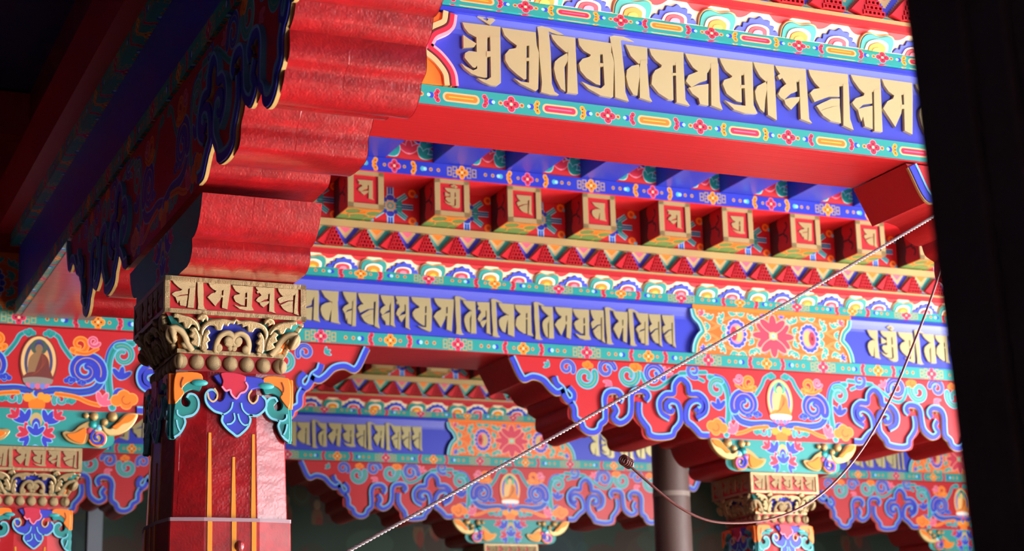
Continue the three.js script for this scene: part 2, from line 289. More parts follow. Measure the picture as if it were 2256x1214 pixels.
// recess board between rafter ends, 0.48 m x 0.235 m
const recessPaint = canvas(512, 250, (k, w, h) => {
  k.fillStyle = COL.red; k.fillRect(0, 0, w, h); const cx = w / 2, cy = h / 2;
  const arm = (a, c, l, wd) => { k.save(); k.translate(cx, cy); k.rotate(a); for (const [cc, f] of [['#8fd0ea', 1.5], [c, 1]]) { k.fillStyle = cc; k.fillRect(20, -wd * f / 2, l - 20, wd * f); } k.fillStyle = '#8fd0ea'; k.fillRect(20, -2, l - 20, 4); k.restore(); };
  for (const a of [0.62, -0.62, Math.PI - 0.62, Math.PI + 0.62]) arm(a, COL.teal, 130, 24);
  arm(Math.PI / 2, COL.blue, 130, 30); arm(-Math.PI / 2, COL.blue, 130, 30); arm(0, '#17437c', 150, 24); arm(Math.PI, '#17437c', 150, 24);
  for (const d of [-1, 1]) { disc(k, cx, cy + d * 52, 30, '#8fd0ea', 24); disc(k, cx, cy + d * 52, 25, COL.blue, 19); for (const q of [-1, 1]) { disc(k, cx + q * 34, cy + d * 38, 13, COL.blue); disc(k, cx + d * 60, cy + q * 20, 18, COL.teal); } }
  for (const [x, y] of [[110, 215], [402, 215], [110, 34], [402, 34]]) { disc(k, x, y, 27, COL.orange); disc(k, x, y, 13, '#c8401c'); disc(k, x + 26, y + 14, 11, '#7cc7e6'); }
  disc(k, cx, cy, 36, '#cdb27c'); disc(k, cx, cy, 24, '#5cb8c4'); disc(k, cx, cy, 11, '#cdb27c');
});
const cloudPaint = canvas(256, 256, (k, w, h) => { // underside of a rafter end
  k.fillStyle = '#f28c1c'; k.fillRect(0, 0, w, h);
  for (const [x, y, r] of [[60, 60, 50], [128, 190, 80], [210, 80, 46], [20, 200, 60], [240, 210, 50]]) { disc(k, x, y, r * 1.08, '#f6c25a'); disc(k, x, y, r, COL.green); }
  k.strokeStyle = '#c2481a'; k.lineWidth = 8; for (const [x, y] of [[70, 130], [190, 140], [120, 60]]) { k.beginPath(); k.arc(x, y, 24, 0, 4.5); k.stroke(); }
});
const beamSidePaint = canvas(256, 256, (k, w, h) => { // side of a rafter end
  k.fillStyle = '#a81c1c'; k.fillRect(0, 0, w, h); k.fillStyle = '#3a201c';
  k.beginPath(); k.moveTo(0, 0); k.lineTo(120, 0); k.bezierCurveTo(60, 60, 150, 100, 100, 128); k.bezierCurveTo(150, 150, 60, 200, 120, 256); k.lineTo(0, 256); k.fill();
  k.lineWidth = 16; k.strokeStyle = '#3a201c'; k.beginPath(); k.moveTo(100, 128); k.lineTo(180, 128); k.arc(190, 80, 30, 1.6, -1.2, true); k.moveTo(180, 128); k.arc(190, 180, 30, -1.6, 1.2); k.stroke();
});
const lotusPaint = canvas(256, 256, (k, w, h) => { // infill between joists
  k.fillStyle = '#c9252c'; k.fillRect(0, 0, w, h);
  for (let i = 0; i < 5; i++) { const a = -Math.PI / 2 + (i - 2) * 0.62; sprig(k, 128 + Math.cos(a) * 70, 190 + Math.sin(a) * 60, 56, i % 2 ? COL.blue : COL.teal, '#a6e2ea', (i - 2) * 0.62); }
  for (let i = 0; i < 5; i++) sprig(k, 40 + i * 44, 70 + (i % 2) * 30, 40, i % 2 ? '#e8586a' : COL.blue, '#a6e2ea', (i - 2) * 0.3);
  sprig(k, 128, 210, 60, '#d8304a', '#f0a0b0', 0); sprig(k, 60, 230, 50, COL.teal, '#a6e2ea', -0.6); sprig(k, 196, 230, 50, COL.teal, '#a6e2ea', 0.6);
});
const saddlePaint = canvas(512, 128, (k, w, h) => { // teal board with a lotus spray
  k.fillStyle = '#1f8f8a'; k.fillRect(0, 0, w, h);
  for (const d of [-1, 1]) { sprig(k, w / 2 + d * 34, 44, 34, COL.blue, '#8fd0ea', d * 0.5); sprig(k, w / 2 + d * 62, 30, 24, COL.crimson, '#e98aa0', d * 0.7); sprig(k, w / 2 + d * 22, 92, 26, COL.blue, '#8fd0ea', d * 1.9); sprig(k, w / 2 + d * 26, 80, 28, COL.crimson, '#e98aa0', d * 1.0); }
  disc(k, w / 2, 38, 20, '#bfa468', 24); disc(k, w / 2, 50, 13, COL.blue, 18); sprig(k, w / 2, 84, 30, COL.blue, '#8fd0ea', 0); sprig(k, w / 2, 118, 24, COL.blue, '#8fd0ea', Math.PI);
});
const mural = canvas(1024, 512, (k, w, h) => { // old wall painting: dark green hills, robed blots, clouds
  k.fillStyle = '#2c3a30'; k.fillRect(0, 0, w, h); seed = 41;
  const cs = ['#34483a', '#3c3428', '#2b4640', '#50402a', '#4a2a22', '#28343c', '#3c5244'];
  for (let i = 0; i < 240; i++) { const x = rnd() * w, y = rnd() * h, r = 8 + rnd() * 46; k.globalAlpha = 0.55; disc(k, x, y, r, cs[i % 7], r * (0.4 + rnd() * 0.7)); if (i % 3 === 0) { k.globalAlpha = 0.8; k.strokeStyle = cs[(i + 3) % 7]; k.lineWidth = 3; k.beginPath(); k.arc(x, y, r * 0.6, 0, 4.4); k.stroke(); } }
  for (let i = 0; i < 26; i++) { const x = rnd() * w, y = rnd() * h; k.globalAlpha = 0.8; disc(k, x, y, 12, '#6a4630', 16); disc(k, x, y - 20, 7, '#7a6248'); disc(k, x + 4, y + 8, 8, '#6c2c22', 12); }
  k.globalAlpha = 1;
});
// ---------- the letters: outlines in hundredths of the letter height ----------
const GLYPHS={maM:'3,93 62,94 61,77 23,73 12,78 6,85;4,74 12,69 24,63 20,57 4,54;24,74 41,75 39,13 35,12 24,13;0,30 6,26 18,21 25,25 25,13 15,16 5,23;6,46 12,50 26,50 25,31 21,25 17,26 10,33 5,39;45,77 61,77 60,7 54,2 44,2 33,5 24,10 38,9 45,14;39,53 47,54 46,46 39,44;39,113 54,103 49,98 39,106;39,113 41,106 33,102 25,104;25,104 31,103 41,100 45,94;45,94 39,99 46,105 54,103',
pra:'0,93 53,93 54,72 23,68 12,75 4,82;21,64 23,69 38,71 36,18 32,17 21,24 10,33 4,43 4,52 11,61;42,72 54,72 57,61 54,5 50,1 39,5 26,10 17,17 28,13 40,13;36,51 43,52 42,47 36,46',
stem:'0,102 7,104 19,103 32,99 42,95 32,94 22,96 18,98 20,63 20,16 24,4 31,0 17,-1 3,1 5,16 2,61 2,87',
ta:'0,93 39,93 39,69 23,68 10,78 3,86;25,67 26,61 25,54 20,44 20,6 13,10 6,24 3,40 5,51 12,58;26,61 27,71 39,70 40,5 23,5',
maB:'0,93 54,92 53,75 20,69 9,74 2,82;18,66 21,71 35,74 33,23 26,24 11,32 2,42 0,53 6,61;39,74 54,76 57,62 53,7 50,6 33,7 14,15 3,25 18,20 34,18 40,24;33,58 39,58 39,53 33,52',
stemB:'0,102 7,105 23,105 34,102 40,99 30,99 22,100 18,99 20,71 22,41 22,17 27,3 5,7 6,62 3,84',
taB:'1,93 37,93 36,67 21,65 9,76 4,87;22,64 24,52 20,33 17,14 10,15 3,27 0,42 2,53 10,60;23,59 25,71 35,72 37,14 41,7 21,11',
ma:'0,92 57,93 56,72 19,68 10,74 3,82;18,64 20,69 38,75 36,14 28,14 12,22 1,35 3,49 8,58;43,75 56,76 56,17 63,8 41,11;36,57 43,58 43,54 36,53',
da:'1,92 56,92 57,75 44,75 38,65 22,65 13,71 5,83;21,65 37,67 36,53 24,48 9,38 4,43 0,47 5,57;9,38 18,42 38,47 36,12 22,13 20,22 10,28 4,37;44,81 57,82 56,20 60,8 41,13',
mu:'0,92 57,93 56,73 20,65 9,73 3,84;18,62 24,69 36,73 34,24 25,25 9,35 3,50 6,57;41,73 56,74 54,22 60,9 39,7 20,11 5,24 21,19 40,19;34,52 42,53 42,48 33,47',
taC:'0,93 36,93 36,68 20,63 10,71 3,84;20,63 22,55 17,33 14,12 7,17 1,32 0,45 5,54;21,57 23,66 36,69 35,2 20,9',
ya:'0,92 54,93 54,71 36,70 18,63 11,73 6,69 3,76 8,79 2,87;19,65 36,70 36,54 25,49 12,37 6,40 2,45 7,55;12,37 24,42 40,45 38,38 23,22 14,30;41,73 54,73 54,10 59,4 39,9',
dya:'0,93 71,94 71,74 54,72 20,63 10,72 3,83;21,65 54,76 53,54 34,52 18,45 7,40 0,54 7,61;10,34 21,40 38,49 53,51 52,39 36,35 21,29 16,25;16,25 22,29 38,35 52,39 52,10 34,12 21,19;61,76 71,77 69,19 74,1 56,7',
daa:'1,94 56,94 55,76 38,69 24,65 15,72 5,85;22,61 26,69 38,70 37,50 20,46 9,36 3,42 0,47 7,55;9,37 22,42 37,46 34,7 20,10 18,26 14,17 11,27;42,73 55,77 52,4 37,4',
maC:'2,94 59,94 58,76 23,68 13,74 6,83;20,63 23,69 36,72 36,51 33,39 20,15 9,31 0,44 9,57;41,75 58,77 51,6 37,11;34,54 41,55 41,48 33,47'};
const glyphGeo = {};
function glyph(name) {
  if (!glyphGeo[name]) glyphGeo[name] = merge(GLYPHS[name].split(';').map((s, i) => ext(pts(s).map(([x, y]) => [x / 100, y / 100]), -0.002, 0.009 + i * 0.0002)));
  return glyphGeo[name];
}
const glyphW = (n) => Math.max(...GLYPHS[n].split(';').flatMap((s) => pts(s).map((q) => q[0]))) / 100;
// every letter is a raised gilt piece of its own
function inscribe(parent, list, y, H, z, m = M.leaf, depth = 1) {
  for (const [n, x0, x1] of list) { const o = mesh('letter', glyph(n), m, parent); o.position.set(x0, y, z); o.scale.set((x1 - x0) * (n.startsWith('stem') ? 1.7 : 1) / glyphW(n), H, depth); }
}

// ---------- the hall: floor, ceiling, walls ----------
const H0 = 5.06;
function slab(name, g, m, label, cat) { return struct(mesh(name, g, m), label, cat); }
const plaster = mat('#3a2b26', 0.9), murals = mat('#ffffff', 0.85, { map: scaled(mural, 0.2, 0.28) });
slab('floor', box(-3.2, 13.6, -0.15, 0, -17.3, 3.2), mat('#574c43', 0.6, { bumpMap: scaled(grain, 0.3, 1.5), bumpScale: 0.002 }), 'dull brown plank floor of the prayer hall', 'floor');
slab('ceiling', box(-3.2, 13.6, H0, H0 + 0.15, -17.3, 3.2), mat('#3d2a5c', 0.8), 'dark boarded ceiling above the joists', 'ceiling');
slab('wall_back', box(-3.2, 13.6, 0, H0, -17.3, -17), murals, 'dark old mural wall at the back of the hall', 'wall');
slab('wall_left', box(-3.3, -3, 0, H0, -17, 3), mat('#241a18', 0.95), 'dark wall of the left aisle', 'wall');
slab('wall_front', merge([box(-3.2, FWIN.x0, 0, H0, 3, 3.3), box(FWIN.x1, 13.6, 0, H0, 3, 3.3), box(FWIN.x0, FWIN.x1, FWIN.y1, H0, 3, 3.3), box(FWIN.x0, FWIN.x1, 0, FWIN.y0, 3, 3.3)]), mat('#241a18', 0.95), 'dark wall behind the viewer', 'wall');
slab('wall_right', merge([box(13.2, 13.5, 0, WIN.y0, -17, 3), box(13.2, 13.5, WIN.y1, H0, -17, 3), box(13.2, 13.5, WIN.y0, WIN.y1, -17, WIN.z0), box(13.2, 13.5, WIN.y0, WIN.y1, WIN.z1, 3)]), plaster, 'plastered wall with the tall window opening', 'wall');
{
  const w = thing('window_1', 'tall timber window in the right wall', 'window', [13.35, 0, 0]); w.userData.kind = 'structure';
  const n = 5, dz = (WIN.z1 - WIN.z0) / n;
  mesh('window_frame', merge([...Array(n + 1)].map((_, i) => box(-0.05, 0.05, WIN.y0, WIN.y1, WIN.z0 + i * dz - 0.03, WIN.z0 + i * dz + 0.03))), M.wood, w);
}

// ---------- brackets ----------
const PROFILE = pts('1.87,3.761 1.861,3.748 1.786,3.605 1.753,3.62 1.721,3.628 1.688,3.623 1.656,3.612 1.629,3.574 1.607,3.554 1.57,3.538 1.542,3.54 1.529,3.501 1.506,3.484 1.483,3.473 1.487,3.43 1.481,3.396 1.443,3.376 1.436,3.35 1.413,3.325 1.376,3.307 1.334,3.307 1.295,3.33 1.279,3.361 1.24,3.384 1.228,3.411 1.221,3.394 1.193,3.373 1.15,3.366 1.101,3.39 1.065,3.431 1.047,3.414 1.024,3.385 .996,3.359 .993,3.329 .979,3.299 .941,3.287 .844,3.287 .789,3.299 .768,3.325 .757,3.347 .731,3.366 .707,3.398 .68,3.39 .641,3.374 .628,3.343 .609,3.322 .565,3.316 .525,3.316');
const CORN = [0, 1, 2, 10, 13, 24, 29, 41, 47];
let HALF = [];
for (let i = 0; i < CORN.length - 1; i++) { const seg = PROFILE.slice(CORN[i], CORN[i + 1] + 1), q = seg.length > 2 ? spline(seg, 3) : seg; HALF.push(...(i ? q.slice(1) : q)); }
const OUTLINE = [...HALF, ...mirror(HALF).reverse()];
const zb = (zx, zy) => [1.861 - (zx - 110) * 0.000947, 3.765 - (zy - (505 + 0.061 * zx)) * 0.00089];
const path = (s, per = 5) => spline(pts(s).map((q) => zb(...q)), per);
const CARVED = [
  path('118,530 200,685 265,668 330,688 385,748 425,778 455,775 480,760'), path('408,668 424,716 462,752 478,800 510,838 546,826 552,782 518,736'),
  path('520,845 541,885 546,950 588,985 600,1020 640,1050 690,1052 720,1030 730,1000 765,970 770,900 768,820 790,780 850,775 878,805 860,842'),
  path('815,862 838,905 815,945 830,972 865,992 905,980 945,940 958,880 963,800 985,775 1050,775 1072,805 1050,832'),
  path('1005,845 1000,900 1008,950 1040,1000 1062,1030 1070,1070 1110,1092 1200,1095 1248,1082 1262,1050 1290,1020 1312,985 1312,900 1290,850 1240,835 1205,862 1208,905 1245,920 1262,895'),
  path('1230,960 1172,920 1162,850 1205,800 1268,792 1280,730 1325,690 1370,730 1382,792 1450,800 1495,850 1488,920 1425,960'),
  path('1420,895 1440,920 1475,905 1478,862 1440,835 1385,850 1352,900 1350,985 1390,1020 1420,1052 1450,1085 1515,1092'),
];
function carvedBand() {
  const L = [];
  for (const p0 of CARVED) for (const p of [p0, mirror(p0).reverse()]) {
    L.push(paint(ribbon(p, 0.043, -0.002, 0.010, -0.004), '#b8955a'), paint(ribbon(p, 0.035, 0, 0.016, -0.005), COL.blue), paint(ribbon(p, 0.0095, 0, 0.019, -0.022), '#6db4dc'));
  }
  return merge(L);
}
const bodyGeo = {}, bandGeo = carvedBand(), faceGeo = planarUV(new THREE.ShapeGeometry(shapeOf(OUTLINE)), -1.9, 1.9, 3.28, 3.78);
faceGeo.translate(0, 0, 0.0015);
const eyeGeo = merge([[0.01, 0], [-0.012, -0.004]].map(([dx]) => { const g = new THREE.SphereGeometry(0.009, 10, 6); g.scale(1, 1, 0.6); g.translate(dx * 1.4, 0, 0.012); return g; }));
const plaqueGeo = (() => { const q = []; for (let i = 0; i < 40; i++) { const a = i / 40 * TAU, wd = 0.099 * (Math.sin(a) < -0.6 ? 1.08 : 1); q.push([Math.cos(a) * wd, 3.565 + Math.sin(a) * 0.152]); } const g = ext(q, -0.001, 0.006); return planarUV(g, -0.105, 0.105, 3.41, 3.722); })();
const facePaint = mat('#ffffff', 0.4, { map: bracketPaint });
function bracket(label, pos, turn, depth, o = {}) {
  const t = thing('carved_bracket', label, 'bracket', pos, turn, 'scalloped bracket arms under the beams');
  const key = depth.toFixed(3);
  bodyGeo[key] ??= toCreasedNormals(ext(OUTLINE, -depth, 0), 0.7);
  mesh('body', bodyGeo[key], o.body ?? M.redWoodSide, t);
  mesh('painted_face', faceGeo, facePaint, t);
  mesh('carved_border', bandGeo, M.vc, t);
  for (const [zx, zy] of [[835, 805], [1030, 805]]) for (const d of [-1, 1]) { const e = mesh('gilt_eye', eyeGeo, M.gold, t), [s, y] = zb(zx, zy); e.position.set(s * d, y, 0); }
  if (!o.noFigure) mesh('painted_figure', plaqueGeo, o.old ? mat('#ffffff', 0.5, { map: T.buddhaOld }) : mat('#ffffff', 0.45, { map: T.buddha }), t).userData.label = o.old ? 'smoke-darkened seated figure' : 'seated figure in an orange robe';
  if (o.back) { const b = mesh('painted_face', faceGeo, facePaint, t); b.rotation.y = Math.PI; b.position.z = -depth; }
  return t;
}
M.redWoodSide = new THREE.MeshStandardMaterial({ color: '#a5191d', roughness: 0.45, bumpMap: scaled(crust, 1.5, 1.5), bumpScale: 0.002 });

// saddle: the short lower board with a dragon-head scroll at either end
const SAD = spline(pts('.541,3.316 .52,3.264 .484,3.217 .446,3.198 .411,3.196'), 4).concat(spline(pts('.411,3.196 .416,3.162 .398,3.132 .359,3.117 .318,3.116 .285,3.117 .25,3.117'), 4).slice(1));
const SADOUT = [...SAD, ...mirror(SAD).reverse()];
const sadFace = planarUV(new THREE.ShapeGeometry(shapeOf(SADOUT)), -0.42, 0.42, 3.1, 3.32); sadFace.translate(0, 0, 0.0015);
const dragonGeo = (() => {
  const k = (zx, zy) => [(zx - 840) * 0.00071, 3.316 - (zy - (795 + 0.03 * (zx - 840))) * 0.000624], P2 = (s, c = true) => spline(pts(s).map((q) => k(...q)), 5, c);
  const wing = P2('1030,1000 1060,1060 1120,1095 1190,1100 1225,1060 1235,900 1165,930 1100,990 1060,985');
  const snout = P2('1320,930 1380,965 1440,900 1500,832 1590,832 1572,905 1520,975 1450,1015 1370,1020 1330,975');
  const L = [paint(ext(wing, 0, 0.02, 0.006), COL.gold), paint(ext(P2('1062,1020 1120,1075 1190,1085 1200,960 1130,1000'), 0.018, 0.027, 0.003), COL.orange),
    paint(ext(snout, 0, 0.03, 0.008), '#d9bb78'), paint(ext(P2('1400,950 1450,905 1505,845 1575,845 1540,900 1480,925 1430,970'), 0.028, 0.036, 0.003), COL.orange)];
  const c = k(1295, 1045);
  L.push(paint(ext(spiral(...c, 0.05, 0.05, 0, TAU * 0.97, 24), 0, 0.024, 0.008), '#d9bb78'), paint(ribbon(spiral(...c, 0.041, 0.01, 2, 11, 40), 0.012, 0.02, 0.034), COL.blue), paint(ribbon(spiral(...c, 0.044, 0.02, -1, 2.2, 16), 0.01, 0.02, 0.037), COL.pink), paint(ribbon(spiral(...c, 0.047, 0.04, 3.4, 6, 16), 0.008, 0.02, 0.032), COL.orange));
  for (const [zx, zy, r, cc] of [[1265, 855, 0.024, COL.gold], [1405, 858, 0.028, COL.gold], [1205, 850, 0.017, COL.gold], [1255, 930, 0.026, COL.teal], [1300, 960, 0.022, COL.sky], [1235, 985, 0.024, COL.pink], [1345, 905, 0.02, COL.gold]]) { const g = new THREE.SphereGeometry(r, 12, 8); g.scale(1, 1, 0.7); const q = k(zx, zy); g.translate(q[0], q[1], 0.012); L.push(paint(g, cc)); }
  return merge(L);
})();
const dragonLeft = (() => { const g = dragonGeo.clone(), p = g.attributes.position, n = g.attributes.normal; for (let i = 0; i < p.count; i++) { p.setX(i, -p.getX(i)); n.setX(i, -n.getX(i)); } for (let i = 0; i < p.count; i += 3) for (const a of Object.values(g.attributes)) for (let c = 0; c < a.itemSize; c++) { const q = a.getComponent(i + 1, c); a.setComponent(i + 1, c, a.getComponent(i + 2, c)); a.setComponent(i + 2, c, q); } return g; })();
const sadBody = {};
function saddle(t, depth, dy, body = M.redWoodSide) {
  sadBody[depth.toFixed(3)] ??= toCreasedNormals(ext(SADOUT, -depth, 0), 0.7);
  const b = mesh('saddle', sadBody[depth.toFixed(3)], body, t); b.position.y = -dy; b.userData.label = 'short teal saddle board with dragon scrolls';
  mesh('painted_face', sadFace, saddleMat, b); if (dy !== 0.035) for (const g of [dragonGeo, dragonLeft]) mesh('dragon_head', g, M.vcGold, b);
}
const saddleMat = mat('#ffffff', 0.45, { map: saddlePaint });

// ---------- columns ----------
// square section whose faces are flat in the middle and fall away a little towards the sharp corners
function facetSquare(h) { const q = []; for (let k = 0; k < 4; k++) { const c = Math.cos(k * Math.PI / 2), s = Math.sin(k * Math.PI / 2); for (const [x, y] of [[1, -0.42], [1, 0.42], [0.925, 0.905], [0.905, 0.925]]) q.push([h * (x * c - y * s), h * (x * s + y * c)]); } return q; }
function roundSquare(h, r, n = 5) { const q = []; for (const [sx, sy, a0] of [[1, 1, 0], [-1, 1, 1], [-1, -1, 2], [1, -1, 3]]) for (let i = 0; i <= n; i++) { const a = (a0 + i / n) * Math.PI / 2; q.push([sx * (h - r) + r * Math.cos(a), sy * (h - r) + r * Math.sin(a)]); } return q; }
function loft(rings) { // [[y, half, radius], ...] closed prism with caps
  const v = [], uv = [], rs = rings.map(([y, h]) => facetSquare(h).map(([x, z]) => [x, y, z])), n = rs[0].length;
  let per = [0]; for (let i = 0; i < n; i++) { const a = rs[0][i], b = rs[0][(i + 1) % n]; per.push(per[i] + Math.hypot(a[0] - b[0], a[2] - b[2])); }
  for (let k = 0; k < rs.length - 1; k++) for (let i = 0; i < n; i++) {
    const j = (i + 1) % n, a = rs[k][i], b = rs[k][j], c = rs[k + 1][j], d = rs[k + 1][i];
    v.push(...a, ...c, ...b, ...a, ...d, ...c); uv.push(per[i], a[1], per[i + 1], c[1], per[i + 1], b[1], per[i], a[1], per[i], d[1], per[i + 1], c[1]);
  }
  for (const [k, s] of [[0, 1], [rs.length - 1, -1]]) for (let i = 1; i < n - 1; i++) { const a = rs[k][0], b = rs[k][i], c = rs[k][i + 1]; v.push(...a, ...(s > 0 ? b : c), ...(s > 0 ? c : b)); uv.push(a[0], a[2], b[0], b[2], c[0], c[2]); }
  const g = new THREE.BufferGeometry(); g.setAttribute('position', new THREE.BufferAttribute(new Float32Array(v), 3)); g.setAttribute('uv', new THREE.BufferAttribute(new Float32Array(uv), 2)); g.computeVertexNormals(); return toCreasedNormals(g, 0.08);
}
const shaftUp = loft([[2.296, 0.214], [2.8, 0.2]]), shaftLow = loft([[0, 0.255], [2.298, 0.224]]), seam = loft([[2.292, 0.2255], [2.304, 0.2255]]);
const stripeGeo = (x, top) => { const L = []; for (const [y0, y1, h0, h1] of [[1.2, 2.292, 0.2388, 0.2241], [2.304, top, 0.2138, 0.214 - (top - 2.296) * 0.0278]]) { const g = box(x - 0.008, x + 0.008, y0, y1, -0.001, 0.0022), p = g.attributes.position; for (let i = 0; i < p.count; i++) { const t = (p.getY(i) - y0) / (y1 - y0); p.setZ(i, p.getZ(i) + h0 + (h1 - h0) * t); if (y1 === top && t > 0.5) p.setX(i, x + (p.getX(i) - x) * 0.55); } L.push(g); } return merge(L); };
const kc = (zx, zy) => [(zx - 622) * 0.000364, 2.797 - (zy - 510) * 0.000357];
const collarPath = (s, closed = true, per = 4) => spline(pts(s).map((q) => kc(...q)), per, closed);
const collarGeo = (() => {
  const blue = collarPath('440,545 470,600 520,650 545,700 525,775 490,790 455,765 470,722 440,690 400,690 366,730 365,790 392,842 450,890 525,918 520,980 560,1040 620,1090 665,1118 718,1082 770,1022 790,955 782,918 850,915 910,872 940,822 935,760 900,722 862,716 850,770 812,800 776,770 772,720 800,672 850,652 912,640 915,560 730,535');
  const tealR = collarPath('912,560 960,575 1050,575 1110,640 1125,740 1162,820 1163,1165 1112,1112 1062,1005 1072,960 990,930 946,872 945,792 980,742 1030,736 1052,772 1022,812 1042,852 1086,842 1102,792 1062,722 1000,692 930,700');
  const or = collarPath('918,540 1120,530 1163,545 1163,832 1112,782 1076,722 1096,690 1042,628 962,618 915,640'), pink = collarPath('500,522 735,540 737,600 757,642 732,692 690,710 650,762 602,722 590,682 550,692 512,652 520,600');
  const eR = collarPath('1163,1150 1112,1112 1062,1005 1072,960 990,930 946,872 945,792 980,742 1030,736 1052,772', false), eB = collarPath('470,722 440,690 400,690 366,730 365,790 392,842 450,890 525,918 520,980 560,1040 620,1090 665,1118 718,1082 770,1022 790,955 782,918 850,915 910,872 940,822 935,760 900,722', false);
  const gB = collarPath('800,672 772,720 776,770 812,800 850,770 862,716', false), L = [];
  const add = (p, z0, z1, c, b = 0.004) => L.push(paint(ext(p, z0, z1, b), c)), rib = (p, w, z0, z1, c) => L.push(paint(ribbon(p, w, z0, z1), c));
  const fx = (p) => mirror(p);
  for (const s of [0, 1]) { const f = s ? fx : (p) => p; add(f(tealR), -0.004, 0.012, '#1d8480'); rib(f(eR), 0.0075, 0, 0.0145, '#74c3d4'); add(f(or), -0.004, 0.016, COL.orange); rib(f(gB), 0.006, 0, 0.02, '#cdb27c'); }
  add(blue, -0.004, 0.017, '#2c37b4', 0.005); rib(eB, 0.0075, 0.01, 0.0195, '#74c3d4'); add(pink, 0.012, 0.023, COL.crimson); rib(collarPath('737,600 757,642 732,692 690,710 650,762 602,722 590,682 550,692 512,652', false), 0.006, 0.018, 0.0255, '#f08fae');
  for (const s of ['620,795 605,860 560,905 520,920', '700,800 715,860 760,905 810,915', '632,900 640,960 610,1000 565,1010', '670,905 690,970 730,1010 770,1005', '1140,890 1135,930 1100,955 1065,955', '1145,985 1130,1050 1110,1090']) { rib(collarPath(s, false), 0.0055, 0.01, 0.0195, '#74c3d4'); if (s[0] === '1') rib(fx(collarPath(s, false)), 0.0055, 0.008, 0.0145, '#74c3d4'); }
  rib(collarPath('1090,580 1110,640 1105,680', false), 0.004, 0.014, 0.018, '#8a3a10'); rib(fx(collarPath('1090,580 1110,640 1105,680', false)), 0.004, 0.014, 0.018, '#8a3a10');
  for (const q of [[-0.115, 2.757], [0.115, 2.757]]) { const g = new THREE.SphereGeometry(0.02, 12, 8); g.scale(1.5, 0.6, 0.4); g.translate(q[0], q[1], 0.014); L.push(paint(g, '#2c9a9a')); }
  return merge(L);
})();
const beadGeo = new THREE.SphereGeometry(0.026, 18, 12); beadGeo.scale(1, 1.02, 0.62);
const acanthusGeo = (() => { // gilt leaves and scrolls of one capital face, carved in relief
  const q = ([x, y]) => [(x - 1143) / 2187, (614 - y) / 2187], L = [], D = (t) => pts(t).map(q);
  const leaf = (t, h = 0.02) => { const p = spline(D(t), 3, true); for (const m of [p, mirror(p)]) L.push(ext(m, 0, h, 0.007)); };
  const stem = (t, r, z = 0.009) => { const p = D(t).map(([x, y]) => [x, y, z]); for (const m of [p, p.map(([x, y, w]) => [-x, y, w])]) L.push(tube(m, r, 36, 8)); };
  const knob = (x, y, r, sx = 1) => { const [a, b] = q([x, y]); for (const d of [-1, 1]) { const g = new THREE.SphereGeometry(r, 14, 10); g.scale(sx, 1, 0.6); g.translate(a * d, b, 0.011); L.push(g); } };
  leaf('885,475 890,425 930,380 1000,360 1060,356 1110,362 1146,350 1132,395 1102,388 1088,412 1057,402 1046,440 1006,446 985,415 945,416 915,452 905,500');
  leaf('880,450 850,390 800,358 740,346 680,338 672,366 704,374 714,406 746,402 764,440 796,446 816,416 840,422 866,458');
  leaf('848,352 870,330 900,324 932,350 926,380 905,368 895,388 870,374 846,372', 0.026);
  leaf('905,600 903,520 915,470 945,444 964,470 950,490 970,525 952,545 962,585 930,604', 0.018);
  leaf('888,580 852,572 818,548 836,522 804,502 818,472 804,452 842,432 872,468 890,512', 0.02);
  leaf('756,560 786,548 806,575 850,606 800,604 770,590', 0.016);
  stem('945,612 908,575 892,500 895,430', 0.0075); stem('892,470 868,425 840,385', 0.006);
  stem('1022,612 1020,545 1045,487 1090,462 1132,478 1146,520 1120,550 1090,535', 0.0105); knob(1108, 522, 0.017); knob(1036, 580, 0.0155); knob(1128, 578, 0.01);
  stem('842,612 806,562 776,505 735,462 684,448 652,474 656,520 690,545 708,520', 0.0115); knob(672, 484, 0.02); knob(700, 520, 0.011);
  const g = merge(L); g.scale(1, 1, 0.8); return g;
})();
const flarePaint = canvas(512, 128, (k, w, h) => {
  k.fillStyle = '#1d8480'; k.fillRect(0, 0, w, h); k.fillStyle = '#2c37b4'; k.beginPath(); k.moveTo(150, h); k.lineTo(150, 40); k.lineTo(256, 4); k.lineTo(362, 40); k.lineTo(362, h); k.fill();
  k.fillStyle = '#b01820'; k.fillRect(0, 0, w, 10); k.beginPath(); k.ellipse(256, h, 70, 62, 0, 0, TAU); k.fill(); disc(k, 110, 14, 26, '#b01820', 18); disc(k, 402, 14, 26, '#b01820', 18);
  for (const d of [-1, 1]) { k.fillStyle = COL.orange; k.beginPath(); k.moveTo(256 + d * 150, h); k.lineTo(256 + d * 190, 46); k.lineTo(256 + d * 256, 60); k.lineTo(256 + d * 256, h); k.fill(); }
});
const flareGeo = (() => { // one of four sloping faces: bottom half .178, top half .238
  const v = [], uv = [], n = 6;
  for (let i = 0; i < n; i++) { const f = (t) => { const e = t * t * 0.6 + t * 0.4; return [0.178 + 0.06 * e, t * 0.112]; }, [h0, y0] = f(i / n), [h1, y1] = f((i + 1) / n), a = [-h0, y0, h0], b = [h0, y0, h0], c = [h1, y1, h1], d = [-h1, y1, h1]; v.push(...a, ...b, ...c, ...a, ...c, ...d); const U = (q) => [0.5 + q[0] / 0.476, q[1] / 0.112]; uv.push(...U(a), ...U(b), ...U(c), ...U(a), ...U(c), ...U(d)); }
  const g = new THREE.BufferGeometry(); g.setAttribute('position', new THREE.BufferAttribute(new Float32Array(v), 3)); g.setAttribute('uv', new THREE.BufferAttribute(new Float32Array(uv), 2)); g.computeVertexNormals(); return g;
})();
